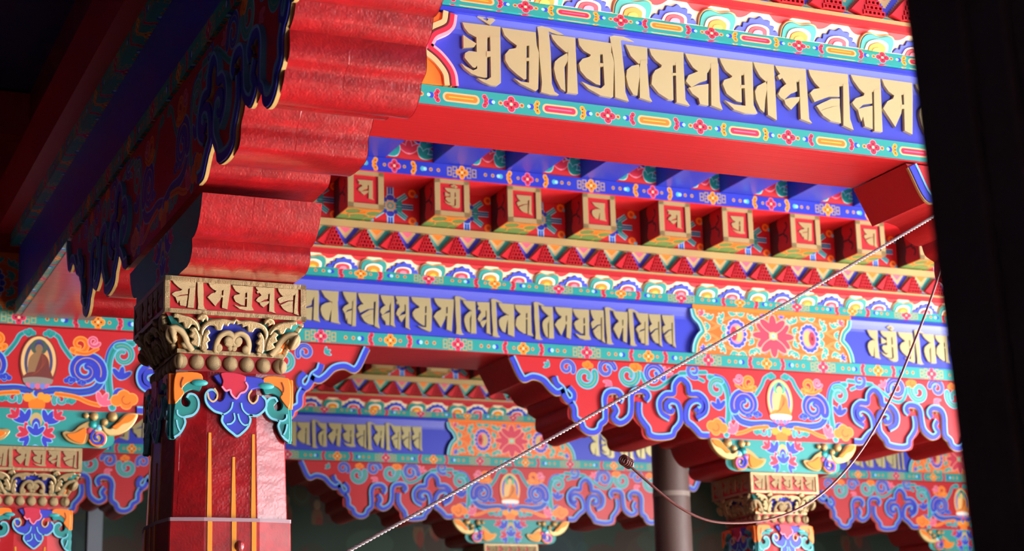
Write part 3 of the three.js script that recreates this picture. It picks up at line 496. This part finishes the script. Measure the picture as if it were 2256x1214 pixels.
const frameGeo = merge([box(-0.245, 0.245, 3.096, 3.113, 0, 0.008), box(-0.245, 0.245, 2.985, 3.0, 0, 0.008), box(-0.245, -0.228, 2.985, 3.113, 0, 0.008), box(0.228, 0.245, 2.985, 3.113, 0, 0.008)]);
const CAPTEXT = [['daa', -0.222, -0.14], ['stem', -0.137, -0.108], ['maC', -0.1, -0.02], ['mu', -0.014, 0.062], ['ya', 0.067, 0.14], ['dya', 0.146, 0.222]];
const flareMat = mat('#ffffff', 0.45, { map: flarePaint });
const stripes = [[-0.075, 2.59], [0.007, 2.51], [0.075, 2.59]].map(([x, t]) => stripeGeo(x, t)), stripeMat = mat('#d98a12', 0.45);
const rimGeo = box(-0.186, 0.186, 2.862, 2.876, -0.186, 0.186), beadBody = box(-0.176, 0.176, 2.79, 2.866, -0.176, 0.176), block = box(-0.24, 0.24, 2.985, 3.113, -0.24, 0.24), core = box(-0.17, 0.17, 2.86, 2.99, -0.17, 0.17), beadFloor = box(-0.19, 0.19, 2.786, 2.802, -0.19, 0.19);
const boltGeo = (() => { const g = new THREE.SphereGeometry(0.016, 16, 10); g.scale(1, 1.15, 0.9); return g; })();
function column(label, x, z, front) {
  const t = thing('painted_column', label, 'column', [x, 0, z], 0, 'painted columns of the hall');
  const sm = front ? M.shaftPaint : M.red;
  mesh('shaft', shaftUp, sm, t); mesh('lower_shaft', shaftLow, front ? M.wrapPaint : M.red, t); mesh('binding_seam', seam, mat('#9d8088', 0.7), t);
  mesh('bead_band', beadBody, M.red, t); mesh('bead_ledge', beadFloor, mat('#8c6a62', 0.8), t); mesh('gilt_rim', rimGeo, M.gold, t); mesh('capital_core', core, M.red, t); mesh('inscription_block', block, M.red, t);
  for (let k = 0; k < 4; k++) {
    if (!front && k === 2) continue; // the far side stands unseen against the next bay
    const s = new THREE.Group(); s.name = 'capital_side'; s.rotation.y = k * Math.PI / 2; t.add(s);
    for (const g of stripes) mesh('painted_stripe', g, stripeMat, s);
    const c = mesh('leaf_collar', collarGeo, M.vc, s); c.position.z = 0.2;
    for (let i = 0; i < 7; i++) mesh('bead', beadGeo, M.gold, s).position.set((i - 3) * 0.058, 2.834, 0.178);
    const f = mesh('leaf_band', flareGeo, flareMat, s); f.position.y = 2.874;
    const a = mesh('gilt_leaves', acanthusGeo, M.gold, s); a.position.set(0, 2.873, 0.184); a.rotation.x = 0.44;
    mesh('gilt_frame', frameGeo, M.gold, s).position.z = 0.24;
    inscribe(s, CAPTEXT, 3.002, 0.1, 0.24, M.gold, 0.8);
  }
  if (front) mesh('bolt', boltGeo, M.redPaint, t).position.set(0.026, 2.211, 0.227);
  return t;
}
const X1 = 1.545, XL = 1.475, XB = 6.08, ZA = -5.8, ZB = -9.75, ZC = -14.15;
column('nearest red column with three yellow stripes and gilt carved head', X1, -6.145, true);
column('red column beside the far bracket with the dark seated figure', XL, ZB - 0.245, false);
column('small far red column under the bracket hung below the long inscription', XB, ZB - 0.245, false);
column('farthest gilt column head, half cut off by the picture bottom', XB + 0.02, ZC - 0.245, false);
column('far red column hidden behind the nearest column', 1.49, ZC - 0.245, false);
column('far red column at the right edge behind the dark post', 10.77, ZC - 0.245, false);
column('red column standing behind the dark post at right', 6.15, -6.145, false);

const near = bracket('big red scalloped bracket rising from the nearest column', [1.345, 0.035, -6.145], -Math.PI / 2, 0.405, { body: M.redPaint, back: true, noFigure: true }); near.scale.x = 1.05;
saddle(near, 0.405, 0.035, M.redPaint);
for (const [x, z, l, old] of [[XL, ZB, 'bracket with the dark smoke-stained seated figure, beside the nearest column', true], [XB, ZB, 'bright bracket with an orange-robed seated figure, crossed by the rope', false],
  [XB + 0.02, ZC, 'far bracket with a seated figure, left of the round pole', false], [1.49, ZC, 'far bracket end seen between the two left columns', false], [10.77, ZC, 'far bracket low beside the dark post', false], [6.15, ZA, 'bracket end jutting from behind the dark post under the large-lettered beam', false]]) {
  const dy = z === ZA ? 0.016 : 0, d = z === ZA ? 0.38 : 0.48; saddle(bracket(l, [x, dy, z], 0, d, { old }), d, dy);
}

// ---------- inscribed beams ----------
const stripMatA = mat('#ffffff', 0.4), bluePanel = new THREE.MeshPhysicalMaterial({ color: COL.blue, roughness: 0.42, clearcoat: 0.3, clearcoatRoughness: 0.35 });
function stripMat(tex, period, h, ph, o = {}) { return mat('#ffffff', 0.42, { map: scaled(tex, 1 / period, 1 / h, -ph / period, 0), ...o }); }
function ogee(hw, y0, y1, cusp = 0.07) { const m = (y0 + y1) / 2, e = spline([[hw, y1], [hw - 0.012, y1 - 0.05], [hw - cusp * 0.72, m + 0.05], [hw - cusp, m]], 4).concat(spline([[hw - cusp, m], [hw - cusp * 0.5, m - 0.035], [hw - 0.008, m - 0.09], [hw, y0]], 4).slice(1)); return e; }
// flat field whose top leans out in a shallow cove
function coved(x0, x1) { const g = ext([[0.03, 3.843], [0.03, 4.15], [-0.03, 4.15], [-0.016, 4.134], [-0.008, 4.105], [-0.002, 4.078], [0, 4.06], [0, 3.843]].reverse(), 0, x1 - x0); g.rotateY(Math.PI / 2); g.translate(x0, 0, 0); return g; }
function beam(label, o) {
  const t = thing('inscribed_beam', label, 'beam', [0, o.dy, o.z], 0, 'inscribed beams'), { x0, x1, d } = o;
  mesh('timber', box(x0, x1, 3.766, 4.15, -d, -0.02), M.redWood, t);
  mesh('lower_strip', box(x0, x1, 3.768, 3.843, -0.03, 0.014), stripMat(o.strip, o.period, 0.075, o.ph0 - x0), t);
  mesh('soffit_board', box(x0, x1, 3.763, 3.769, -d, 0.0145), M.redWood, t);
  mesh('blue_panel', coved(x0, x1), bluePanel, t);
  mesh('blue_ledge', box(x0, x1, 4.132, 4.15, 0, 0.034), M.blue, t);
  for (const cx of o.panels ?? []) {
    const e = ogee(0.585, 3.845, 4.126), p = planarUV(ext([...e, ...mirror(e).reverse()], 0, 0.022), -0.585, 0.585, 3.845, 4.126);
    const q = mesh('orange_panel', p, mat('#ffffff', 0.42, { map: orangePaint }), t); q.position.x = cx;
    const rim = merge([e, mirror(e).reverse()].flatMap((r) => [paint(ribbon(r, 0.022, 0, 0.027, -0.006), '#2b9a94'), paint(ribbon(r, 0.01, 0, 0.029, 0.008), '#8fd0ea'), paint(ribbon(r, 0.007, 0, 0.028, -0.02), '#e8c890')]));
    mesh('carved_rim', rim, M.vc, q);
    mesh('orange_ledge', box(-0.585, 0.585, 4.126, 4.151, 0, 0.038), M.orange, q);
  }
  return t;
}
const A = beam('nearest inscribed beam with large gilt letters, top right', { x0: 1.77, x1: 9, z: ZA, dy: 0.02, d: 0.38, strip: T.stripA, period: 0.79, ph0: 2.342 });
const LA = [['maM', 2.344, 2.504], ['pra', 2.509, 2.657], ['stem', 2.653, 2.718], ['ta', 2.709, 2.812], ['maB', 2.821, 2.969], ['stemB', 2.955, 3.016], ['taB', 3.018, 3.125], ['ma', 3.123, 3.288], ['da', 3.276, 3.432], ['mu', 3.431, 3.588], ['taC', 3.583, 3.677], ['ya', 3.683, 3.837], ['dya', 3.837, 4.03], ['daa', 4.034, 4.179], ['maC', 4.181, 4.335], ['ta', 4.35, 4.45], ['pra', 4.46, 4.61], ['mu', 4.62, 4.77]];
inscribe(A, LA, 3.865, 0.254, 0, M.leaf, 1.75);
{ // end panel of the near beam
  const e = ogee(0.76, 3.845, 4.126, 0.1), q = mesh('orange_panel', ext([[0.2, 4.126], ...e, [0.2, 3.845]].reverse(), 0, 0.022), M.orange, A); q.position.x = X1;
  mesh('carved_rim', merge([paint(ribbon(e, 0.016, 0, 0.026, 0.016), '#f0a0b0'), paint(ribbon(e, 0.02, 0, 0.03, 0.002), COL.crimson), paint(ribbon(e, 0.006, 0, 0.031, -0.008), '#5a1018'), paint(ribbon(e, 0.02, 0, 0.033, -0.024), '#cdb27c'), (() => { const g = new THREE.SphereGeometry(0.02, 14, 10); g.scale(0.8, 1.1, 0.6); g.translate(0.655, (3.845 + 4.126) / 2, 0.022); return paint(g, COL.crimson); })()]), M.vc, q);
  const s = spline([[0.52, 3.9], [0.6, 3.888], [0.64, 3.905], [0.63, 3.935], [0.6, 3.94], [0.585, 3.97], [0.555, 3.965], [0.55, 3.935], [0.57, 3.925], [0.56, 3.91]], 5, true);
  mesh('carved_curl', merge([paint(ext(s, 0, 0.028, 0.003), '#2b9a94'), paint(ribbon(s, 0.006, 0, 0.03, 0, true), '#8fd0ea')]), M.vc, q);
}
const B = beam('long middle inscribed beam with gilt letters and orange flower panel', { x0: -1.5, x1: 12.4, z: ZB, dy: 0, d: 0.48, strip: T.stripB, period: 0.842, ph0: 3.046, panels: [XL, XB - 0.03, 10.7] });
const LB = [['ma', 2.5, 2.64], ['ta', 2.64, 2.74], ['pra', 2.76, 2.9], ['da', 2.915, 3.042], ['taB', 3.045, 3.165], ['daa', 3.177, 3.263], ['dya', 3.271, 3.403], ['da', 3.407, 3.498], ['ya', 3.502, 3.592], ['pra', 3.599, 3.729], ['maC', 3.738, 3.868], ['stem', 3.874, 3.918], ['ta', 3.926, 4.008], ['ya', 4.016, 4.104], ['stem', 4.107, 4.15], ['taC', 4.155, 4.256], ['ma', 4.261, 4.38], ['stem', 4.385, 4.428], ['ta', 4.434, 4.514], ['maC', 4.523, 4.642], ['mu', 4.646, 4.762], ['dya', 4.766, 4.858], ['stem', 4.863, 4.906], ['maC', 4.917, 5.019], ['stem', 5.024, 5.066], ['daa', 5.073, 5.162], ['dya', 5.166, 5.252], ['dya', 5.258, 5.347]];
const LB2 = [['taB', 6.769, 6.863], ['maM', 6.869, 7.002], ['pra', 7.014, 7.137], ['stem', 7.143, 7.19], ['ta', 7.205, 7.302], ['ma', 7.308, 7.423], ['da', 7.43, 7.55], ['mu', 7.56, 7.68], ['ya', 7.69, 7.81]];
inscribe(B, [...LB, ...LB2], 3.868, 0.222, 0, M.leaf, 1.5);
const Cb = beam('farthest inscribed beam, low behind the scalloped brackets', { x0: -1.5, x1: 12.4, z: ZC, dy: 0, d: 0.48, strip: T.stripB, period: 0.842, ph0: 3.3, panels: [1.49, XB + 0.04, 10.77] });
inscribe(Cb, [...LB.map(([g, a, b]) => [g, a - 0.04, b - 0.04]), ...LB2.map(([g, a, b]) => [g, a + 0.1, b + 0.1]), ['da', 9.3, 9.42], ['ya', 9.43, 9.54], ['dya', 9.55, 9.68], ['ta', 9.69, 9.79], ['daa', 9.8, 9.93], ['pra', 9.93, 10.05], ['stem', 10.06, 10.09], ['stem', 10.11, 10.14]], 3.868, 0.222, 0, M.leaf, 1.5);
{ // beam over the nearest column, running towards the viewer
  const t = thing('cross_beam', 'dark beam running overhead from the nearest column to the left column', 'beam', [1.345, 0.035, -6.145], -Math.PI / 2);
  mesh('timber', box(-3.55, 4.3, 3.768, H0 - 0.037, -0.405, -0.02), M.redPaint, t);
  mesh('lower_strip', box(-3.55, 4.3, 3.77, 3.845, -0.03, 0.012), stripMat(T.stripB, 0.842, 0.075, 0), t);
  mesh('blue_panel', box(-3.55, 4.3, 3.845, 4.15, -0.03, 0), bluePanel, t);
  mesh('upper_strip', box(-3.55, 4.3, 4.15, 4.215, -0.03, 0.05), stripMat(T.stripB, 0.842, 0.065, 0.3), t);
  mesh('red_ledge', box(-3.55, 4.3, 4.215, 4.48, -0.03, 0.13), M.red, t);
}

// ---------- cornices ----------
const tealPetal = (() => { // a lotus petal 0.17 wide, 0.072 high: base, white arch, orange heart
  const b = spline([[-0.08, 0], [-0.082, 0.04], [-0.07, 0.062], [-0.045, 0.07], [0, 0.062], [0.045, 0.07], [0.07, 0.062], [0.082, 0.04], [0.08, 0]], 4);
  const w = spline([[-0.055, 0], [-0.05, 0.03], [-0.02, 0.046], [0.02, 0.046], [0.05, 0.03], [0.055, 0]], 4), c = spline([[-0.04, 0], [-0.036, 0.022], [0, 0.036], [0.036, 0.022], [0.04, 0]], 4);
  return merge([paint(ext(b, 0, 0.012, 0.003), '#c9ad74'), paint(ext(b.map(([x, y]) => [x * 0.93, y * 0.93]), 0.008, 0.016, 0.003), COL.teal), paint(ext(w, 0.014, 0.02, 0.002), '#f2ead0'), paint(ext(c, 0.018, 0.024, 0.002), '#f08a1c'), paint(ext(c.map(([x, y]) => [x * 0.5, y * 0.45]), 0.022, 0.026), '#ffc040')]);
})();
const bluePetal = (() => {
  const L = [], b = spline([[-0.1, 0], [-0.085, 0.02], [-0.07, 0.018], [-0.07, 0.036], [-0.05, 0.038], [-0.045, 0.056], [-0.02, 0.056], [0, 0.068], [0.02, 0.056], [0.045, 0.056], [0.05, 0.038], [0.07, 0.036], [0.07, 0.018], [0.085, 0.02], [0.1, 0]], 3);
  const w = spline([[-0.055, 0], [-0.045, 0.026], [0, 0.038], [0.045, 0.026], [0.055, 0]], 4);
  L.push(paint(ext(b, 0, 0.01, 0.002), '#2f46c8'), paint(ext(w, 0.008, 0.015, 0.002), '#f2ead0'), paint(ext(w.map(([x, y]) => [x * 0.78, y * 0.8]), 0.013, 0.018, 0.002), '#d8384e'), paint(ext(w.map(([x, y]) => [x * 0.4, y * 0.45]), 0.017, 0.021), '#f08aa0'));
  return merge(L);
})();
const scallop = canvas(256, 64, (k, w, h) => { k.fillStyle = '#f2e3bd'; k.fillRect(0, 0, w, h); k.fillStyle = '#c8202a'; k.beginPath(); k.moveTo(0, 0); k.lineTo(0, 14); for (let i = 0; i < 4; i++) k.quadraticCurveTo(i * 64 + 32, i % 2 ? -8 : 44, (i + 1) * 64, 14); k.lineTo(w, 0); k.fill(); });
const pyramidGeo = (() => { // stepped stack of little hollow square sticks, a plain red flank on the left
  const L = [], s = 0.0205, n = 5;
  for (let r = 0; r < n; r++) for (let i = 0; i < n - r; i++) {
    const x = (i - (n - 1 - r) / 2) * s + 0.022 - r * 0.001, y = r * s * 1.08 + s / 2 + 0.002, d = 0.034;
    const o = s * 0.48, n2 = s * 0.3; // a hollow square stick: four walls round an open end
    for (const [a, b, c, e] of [[-o, o, n2, o], [-o, o, -o, -n2], [-o, -n2, -n2, n2], [n2, o, -n2, n2]]) L.push(paint(box(x + a, x + b, y + c, y + e, 0, d), '#c01822'));
  }
  L.push(paint(ext([[-0.082, 0.02], [-0.034, 0.001], [-0.02, 0.001], [0.02, 0.108], [0.008, 0.112]], 0, 0.028), '#cf1c26'));
  return merge(L);
})();
const rafterBox = box(-0.108, 0.108, 4.487, 4.71, 0.1, 0.345), rafterSideL = box(-0.1095, -0.107, 4.487, 4.71, 0.1, 0.34), rafterUnder = box(-0.105, 0.105, 4.4855, 4.488, 0.1, 0.335);
const rafterFrame = merge([box(-0.108, 0.108, 4.682, 4.71, 0.343, 0.353), box(-0.108, 0.108, 4.487, 4.515, 0.343, 0.353), box(-0.108, -0.074, 4.487, 4.71, 0.343, 0.353), box(0.074, 0.108, 4.487, 4.71, 0.343, 0.353)]);
const sideMat = mat('#ffffff', 0.6, { map: scaled(beamSidePaint, 1 / 0.24, 1 / 0.223) }), underMat = mat('#ffffff', 0.5, { map: scaled(cloudPaint, 1 / 0.22, 1 / 0.235) });
function cornice(label, o) {
  const t = thing('cornice', label, 'cornice', [0, o.dy, o.z], 0, 'cornices above the beams'), { x0, x1 } = o, w = x1 - x0;
  mesh('timber', box(o.bx0, o.bx1, 4.153, 4.795, -o.d, -0.03), M.red, t);
  mesh('upper_strip', box(x0, x1, 4.153, 4.208, -0.03, 0.05), stripMat(o.strip, o.period, 0.058, o.ph - x0), t);
  const bk = mesh('petal_ground', box(x0, x1, 0, 0.1, -0.02, 0), mat('#ffffff', 0.5, { map: scaled(scallop, 1 / 0.367, 1 / 0.1, -(o.petal - x0) / 0.367 - 0.125, 0) }), t); bk.position.set(0, 4.205, 0.052); bk.rotation.x = 0.62;
  const n0 = Math.ceil((x0 - o.petal) / 0.1838), n1 = Math.floor((x1 - o.petal) / 0.1838);
  for (let k = n0; k <= n1; k++) { const q = mesh('lotus_petal', k % 2 ? bluePetal : tealPetal, M.vc, t); q.position.set(o.petal + k * 0.1838, 4.208, 0.054); q.rotation.x = 0.62; }
  mesh('red_moulding', box(x0, x1, 4.272, 4.3, -0.03, 0.122), M.red, t);
  mesh('gilt_fillet', box(x0, x1, 4.3, 4.312, -0.03, 0.132), M.goldPaint, t);
  mesh('zigzag_ground', box(x0, x1, 4.312, 4.434, -0.03, 0.112), mat('#ffffff', 0.5, { map: scaled(veeGround, 1 / 0.3804, 1 / 0.122, -(o.pyr - x0) / 0.3804 - 0, 0) }), t);
  const p0 = Math.ceil((x0 + 0.1 - o.pyr) / 0.1902), p1 = Math.floor((x1 - 0.1 - o.pyr) / 0.1902);
  for (let k = p0; k <= p1; k++) mesh('stepped_pyramid', pyramidGeo, M.vc, t).position.set(o.pyr + k * 0.1902, 4.314, 0.111);
  mesh('gilt_ledge', box(x0, x1, 4.434, 4.476, -0.03, 0.13), M.goldPaint, t);
  const wp = tag(mesh('wall_plate', box(o.bx0, o.bx1, 4.8, H0 - 0.012 - o.dy, -o.d, 0.085), M.red), 'plain red timber laid on top of the ' + label.split(' with')[0].split(' glimpsed')[0], 'timber'); wp.position.set(0, o.dy, o.z);
  if (!o.boxes) { mesh('frieze', box(x0, x1, 4.476, 4.795, -0.03, 0.1), M.red, t); return t; }
  mesh('frieze', box(x0, x1, 4.476, 4.795, -0.03, 0.085), M.red, t);
  mesh('recess_board', box(x0, x1, 4.476, 4.71, 0.08, 0.1), mat('#ffffff', 0.5, { map: scaled(recessPaint, 1 / 0.482, 1 / 0.234, -(o.boxes[0] + 0.24 - x0) / 0.482 + 0.5, 0) }), t);
  o.boxes.forEach((x, i) => {
    const b = mesh('rafter_end', rafterBox, M.red, t); b.position.x = x;
    mesh('painted_side', rafterSideL, sideMat, b); mesh('painted_underside', rafterUnder, underMat, b); mesh('gilt_frame', rafterFrame, M.goldPaint, b);
    const n = o.letters[i % o.letters.length]; inscribe(b, [[n, -0.05, 0.05]], 4.535, 0.128, 0.344, M.goldPaint, 0.7);
  });
  mesh('soffit_board', box(x0, x1, 4.706, 4.7115, 0.09, 0.355), mat('#d8222a', 0.5), t);
  mesh('blue_strip', box(x0, x1, 4.711, 4.796, 0.09, 0.36), stripMat(T.stripBlue, 0.835, 0.086, o.phB - x0), t);
  return t;
}
const BX = [2.72, 3.208, 3.735, 4.193, 4.683, 5.196, 5.639, 6.13, 6.617, 7.1, 7.58, 2.24];
const tens = [...BX].sort((a, b) => a - b);
cornice('middle cornice with boxed rafter ends and red stepped pyramids', { x0: 1.95, x1: 8.2, bx0: -1.5, bx1: 12.4, d: 0.48, z: ZB, dy: 0, strip: T.stripB, period: 0.842, ph: 3.697, petal: 3.345, pyr: 3.068, boxes: tens, letters: ['ta', 'pra', 'ya', 'maM', 'dya', 'taB', 'ya', 'mu', 'daa', 'dya', 'ta', 'pra'], phB: 3.796 });
cornice('far cornice glimpsed below the middle beam', { x0: 1.95, x1: 7.9, bx0: -1.5, bx1: 12.4, d: 0.48, z: ZC, dy: 0, strip: T.stripB, period: 0.842, ph: 3.6, petal: 3.4, pyr: 3.1, boxes: [3.9, 4.38, 4.86, 5.34, 5.82], letters: ['ta', 'ya'], phB: 3.8 });
cornice('near cornice with lotus petals at the top right edge', { x0: 1.95, x1: 6.6, bx0: 1.77, bx1: 9, d: 0.38, z: ZA, dy: 0.02, strip: T.stripA, period: 0.79, ph: 3.185, petal: 3.394, pyr: 3.3 });

// ---------- joists and infill between them ----------
const joistGeo = box(-0.115, 0.115, 4.798, H0 - 0.012, ZB + 0.09, ZA - 0.39), infillGeo = box(-0.13, 0.13, 4.798, H0 - 0.012, 0, 0.02), infillMat = mat('#ffffff', 0.5, { map: scaled(lotusPaint, 1 / 0.26, 1 / 0.263) });
const JL = ['leftmost', 'second', 'third', 'fourth', 'fifth', 'sixth', 'seventh', 'eighth', 'ninth', 'tenth', 'eleventh', 'twelfth'];
tens.forEach((x, i) => { const j = tag(mesh('ceiling_joist', joistGeo, M.blue), `${JL[i]} blue ceiling joist counted from the left`, 'joist', 'blue ceiling joists'); j.position.x = x; });
for (let i = 0; i < tens.length - 1; i++) { const a = tens[i] + 0.115, b = tens[i + 1] - 0.115, q = mesh('infill_panel', infillGeo, infillMat); q.position.set((a + b) / 2, 0, ZB + 0.33); q.scale.x = (b - a) / 0.26; tag(q, `painted red infill panel right of the ${JL[i]} blue joist`, 'panel', 'infill panels between the joists'); }

// ---------- post, pole, rope, wire ----------
{ // dark battered post close to the viewer
  const t = thing('timber_post', 'dark unlit timber post filling the right edge', 'post', [1.235, 0, -1.65]);
  const slant = (g) => { const p = g.attributes.position; for (let i = 0; i < p.count; i++) p.setX(i, p.getX(i) + (2.4235 - p.getY(i)) * 0.0425); g.computeVertexNormals(); return g; };
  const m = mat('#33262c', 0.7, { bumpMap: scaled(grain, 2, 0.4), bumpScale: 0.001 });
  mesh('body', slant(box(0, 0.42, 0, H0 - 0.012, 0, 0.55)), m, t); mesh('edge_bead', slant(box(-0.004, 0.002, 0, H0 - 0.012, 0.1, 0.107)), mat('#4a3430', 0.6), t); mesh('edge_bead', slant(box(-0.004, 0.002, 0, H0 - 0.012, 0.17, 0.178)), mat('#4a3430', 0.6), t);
}
{
  const t = thing('round_pole', 'dark round pole standing behind the bright bracket', 'pole', [6.38, 0, -11.8]);
  const g = new THREE.CylinderGeometry(0.128, 0.15, H0 - 0.012, 32, 1); g.translate(0, H0 / 2 - 0.006, 0); mesh('shaft', g, mat('#5c4640', 0.55, { bumpMap: scaled(grain, 1, 3), bumpScale: 0.001 }), t);
  const c = new THREE.CylinderGeometry(0.1375, 0.1385, 0.035, 32, 1, true); c.translate(0, 3.24, 0); mesh('pale_band', c, mat('#8a7a72', 0.7), t);
}
{
  const t = thing('grey_post', 'grey post in the gloom between the left columns', 'post', [2.8, 0, -15.2]);
  mesh('shaft', box(-0.06, 0.06, 0, 4.2, -0.06, 0.06), mat('#6f7680', 0.5), t); mesh('cap_plate', box(-0.09, 0.09, 4.2, 4.25, -0.09, 0.09), M.wood, t);
}
const P3 = (a) => new THREE.Vector3(...a);
function twisted(a, b, r, pitch, sag) {
  const A0 = P3(a), B0 = P3(b), len = A0.distanceTo(B0), n = Math.round(len / pitch) * 8, L = [], d = B0.clone().sub(A0).normalize(), u = new THREE.Vector3(0, 1, 0).cross(d).normalize(), v = d.clone().cross(u);
  for (const ph of [0, Math.PI]) { const q = []; for (let i = 0; i <= n; i++) { const t = i / n, c = A0.clone().lerp(B0, t); c.y -= sag * 4 * t * (1 - t); const an = ph + t * len / pitch * TAU; c.addScaledVector(u, Math.cos(an) * r * 0.55).addScaledVector(v, Math.sin(an) * r * 0.55); q.push(c); } L.push(new THREE.TubeGeometry(new THREE.CatmullRomCurve3(q), n, r * 0.62, 5)); }
  return merge(L);
}
const knot = [2.959, 2.517, -5.8];
{
  const t = thing('twisted_rope', 'grey twisted rope slanting across the hall', 'rope');
  const m = mat('#8a8082', 0.65);
  mesh('strand', twisted([4.75, 3.775, -5.74], [1.765, 2.1, -5.93], 0.0062, 0.03, 0.018), m, t);
  mesh('loop', tube(roundSquare(0.243, 0.03, 3).map(([x, z]) => [X1 + x, 2.1, -6.145 + z]), 0.0062, 80, 6, true), m, t);
  mesh('hook', tube([[4.75, 3.83, -5.785], [4.75, 3.83, -5.75], [4.75, 3.8, -5.735], [4.75, 3.775, -5.74], [4.75, 3.775, -5.76]], 0.005, 20, 6), M.wood, t);
}
{
  const t = thing('copper_wire', 'reddish wire hanging in a slack loop from the rope', 'wire'), m = mat('#6b3a34', 0.45);
  mesh('hanging_loop', tube([[2.965, 2.508, -5.79], [3.03, 2.45, -5.78], [3.14, 2.36, -5.76], [3.25, 2.312, -5.75], [3.37, 2.303, -5.74], [3.53, 2.325, -5.73], [3.7, 2.4, -5.72], [3.88, 2.55, -5.72], [4.05, 2.77, -5.72], [4.2, 3.03, -5.72], [4.32, 3.262, -5.72], [4.42, 3.5, -5.72], [4.52, 3.8, -5.74]], 0.0048, 120, 6), m, t);
  const L = []; for (let i = 0; i < 4; i++) L.push(tube(spiral(0, 0, 0.016, 0.016, 0, TAU, 14).map(([x, y]) => [knot[0] + (i - 1.5) * 0.007 + x * 0.5, knot[1] + 0.004 - (i - 1.5) * 0.004 + y, -5.8 + x]), 0.0042, 24, 6));
  mesh('knot', merge(L), m, t);
}
scene.traverse((o) => { if (o.isMesh) shadow(o); });
renderer.render(scene, camera);
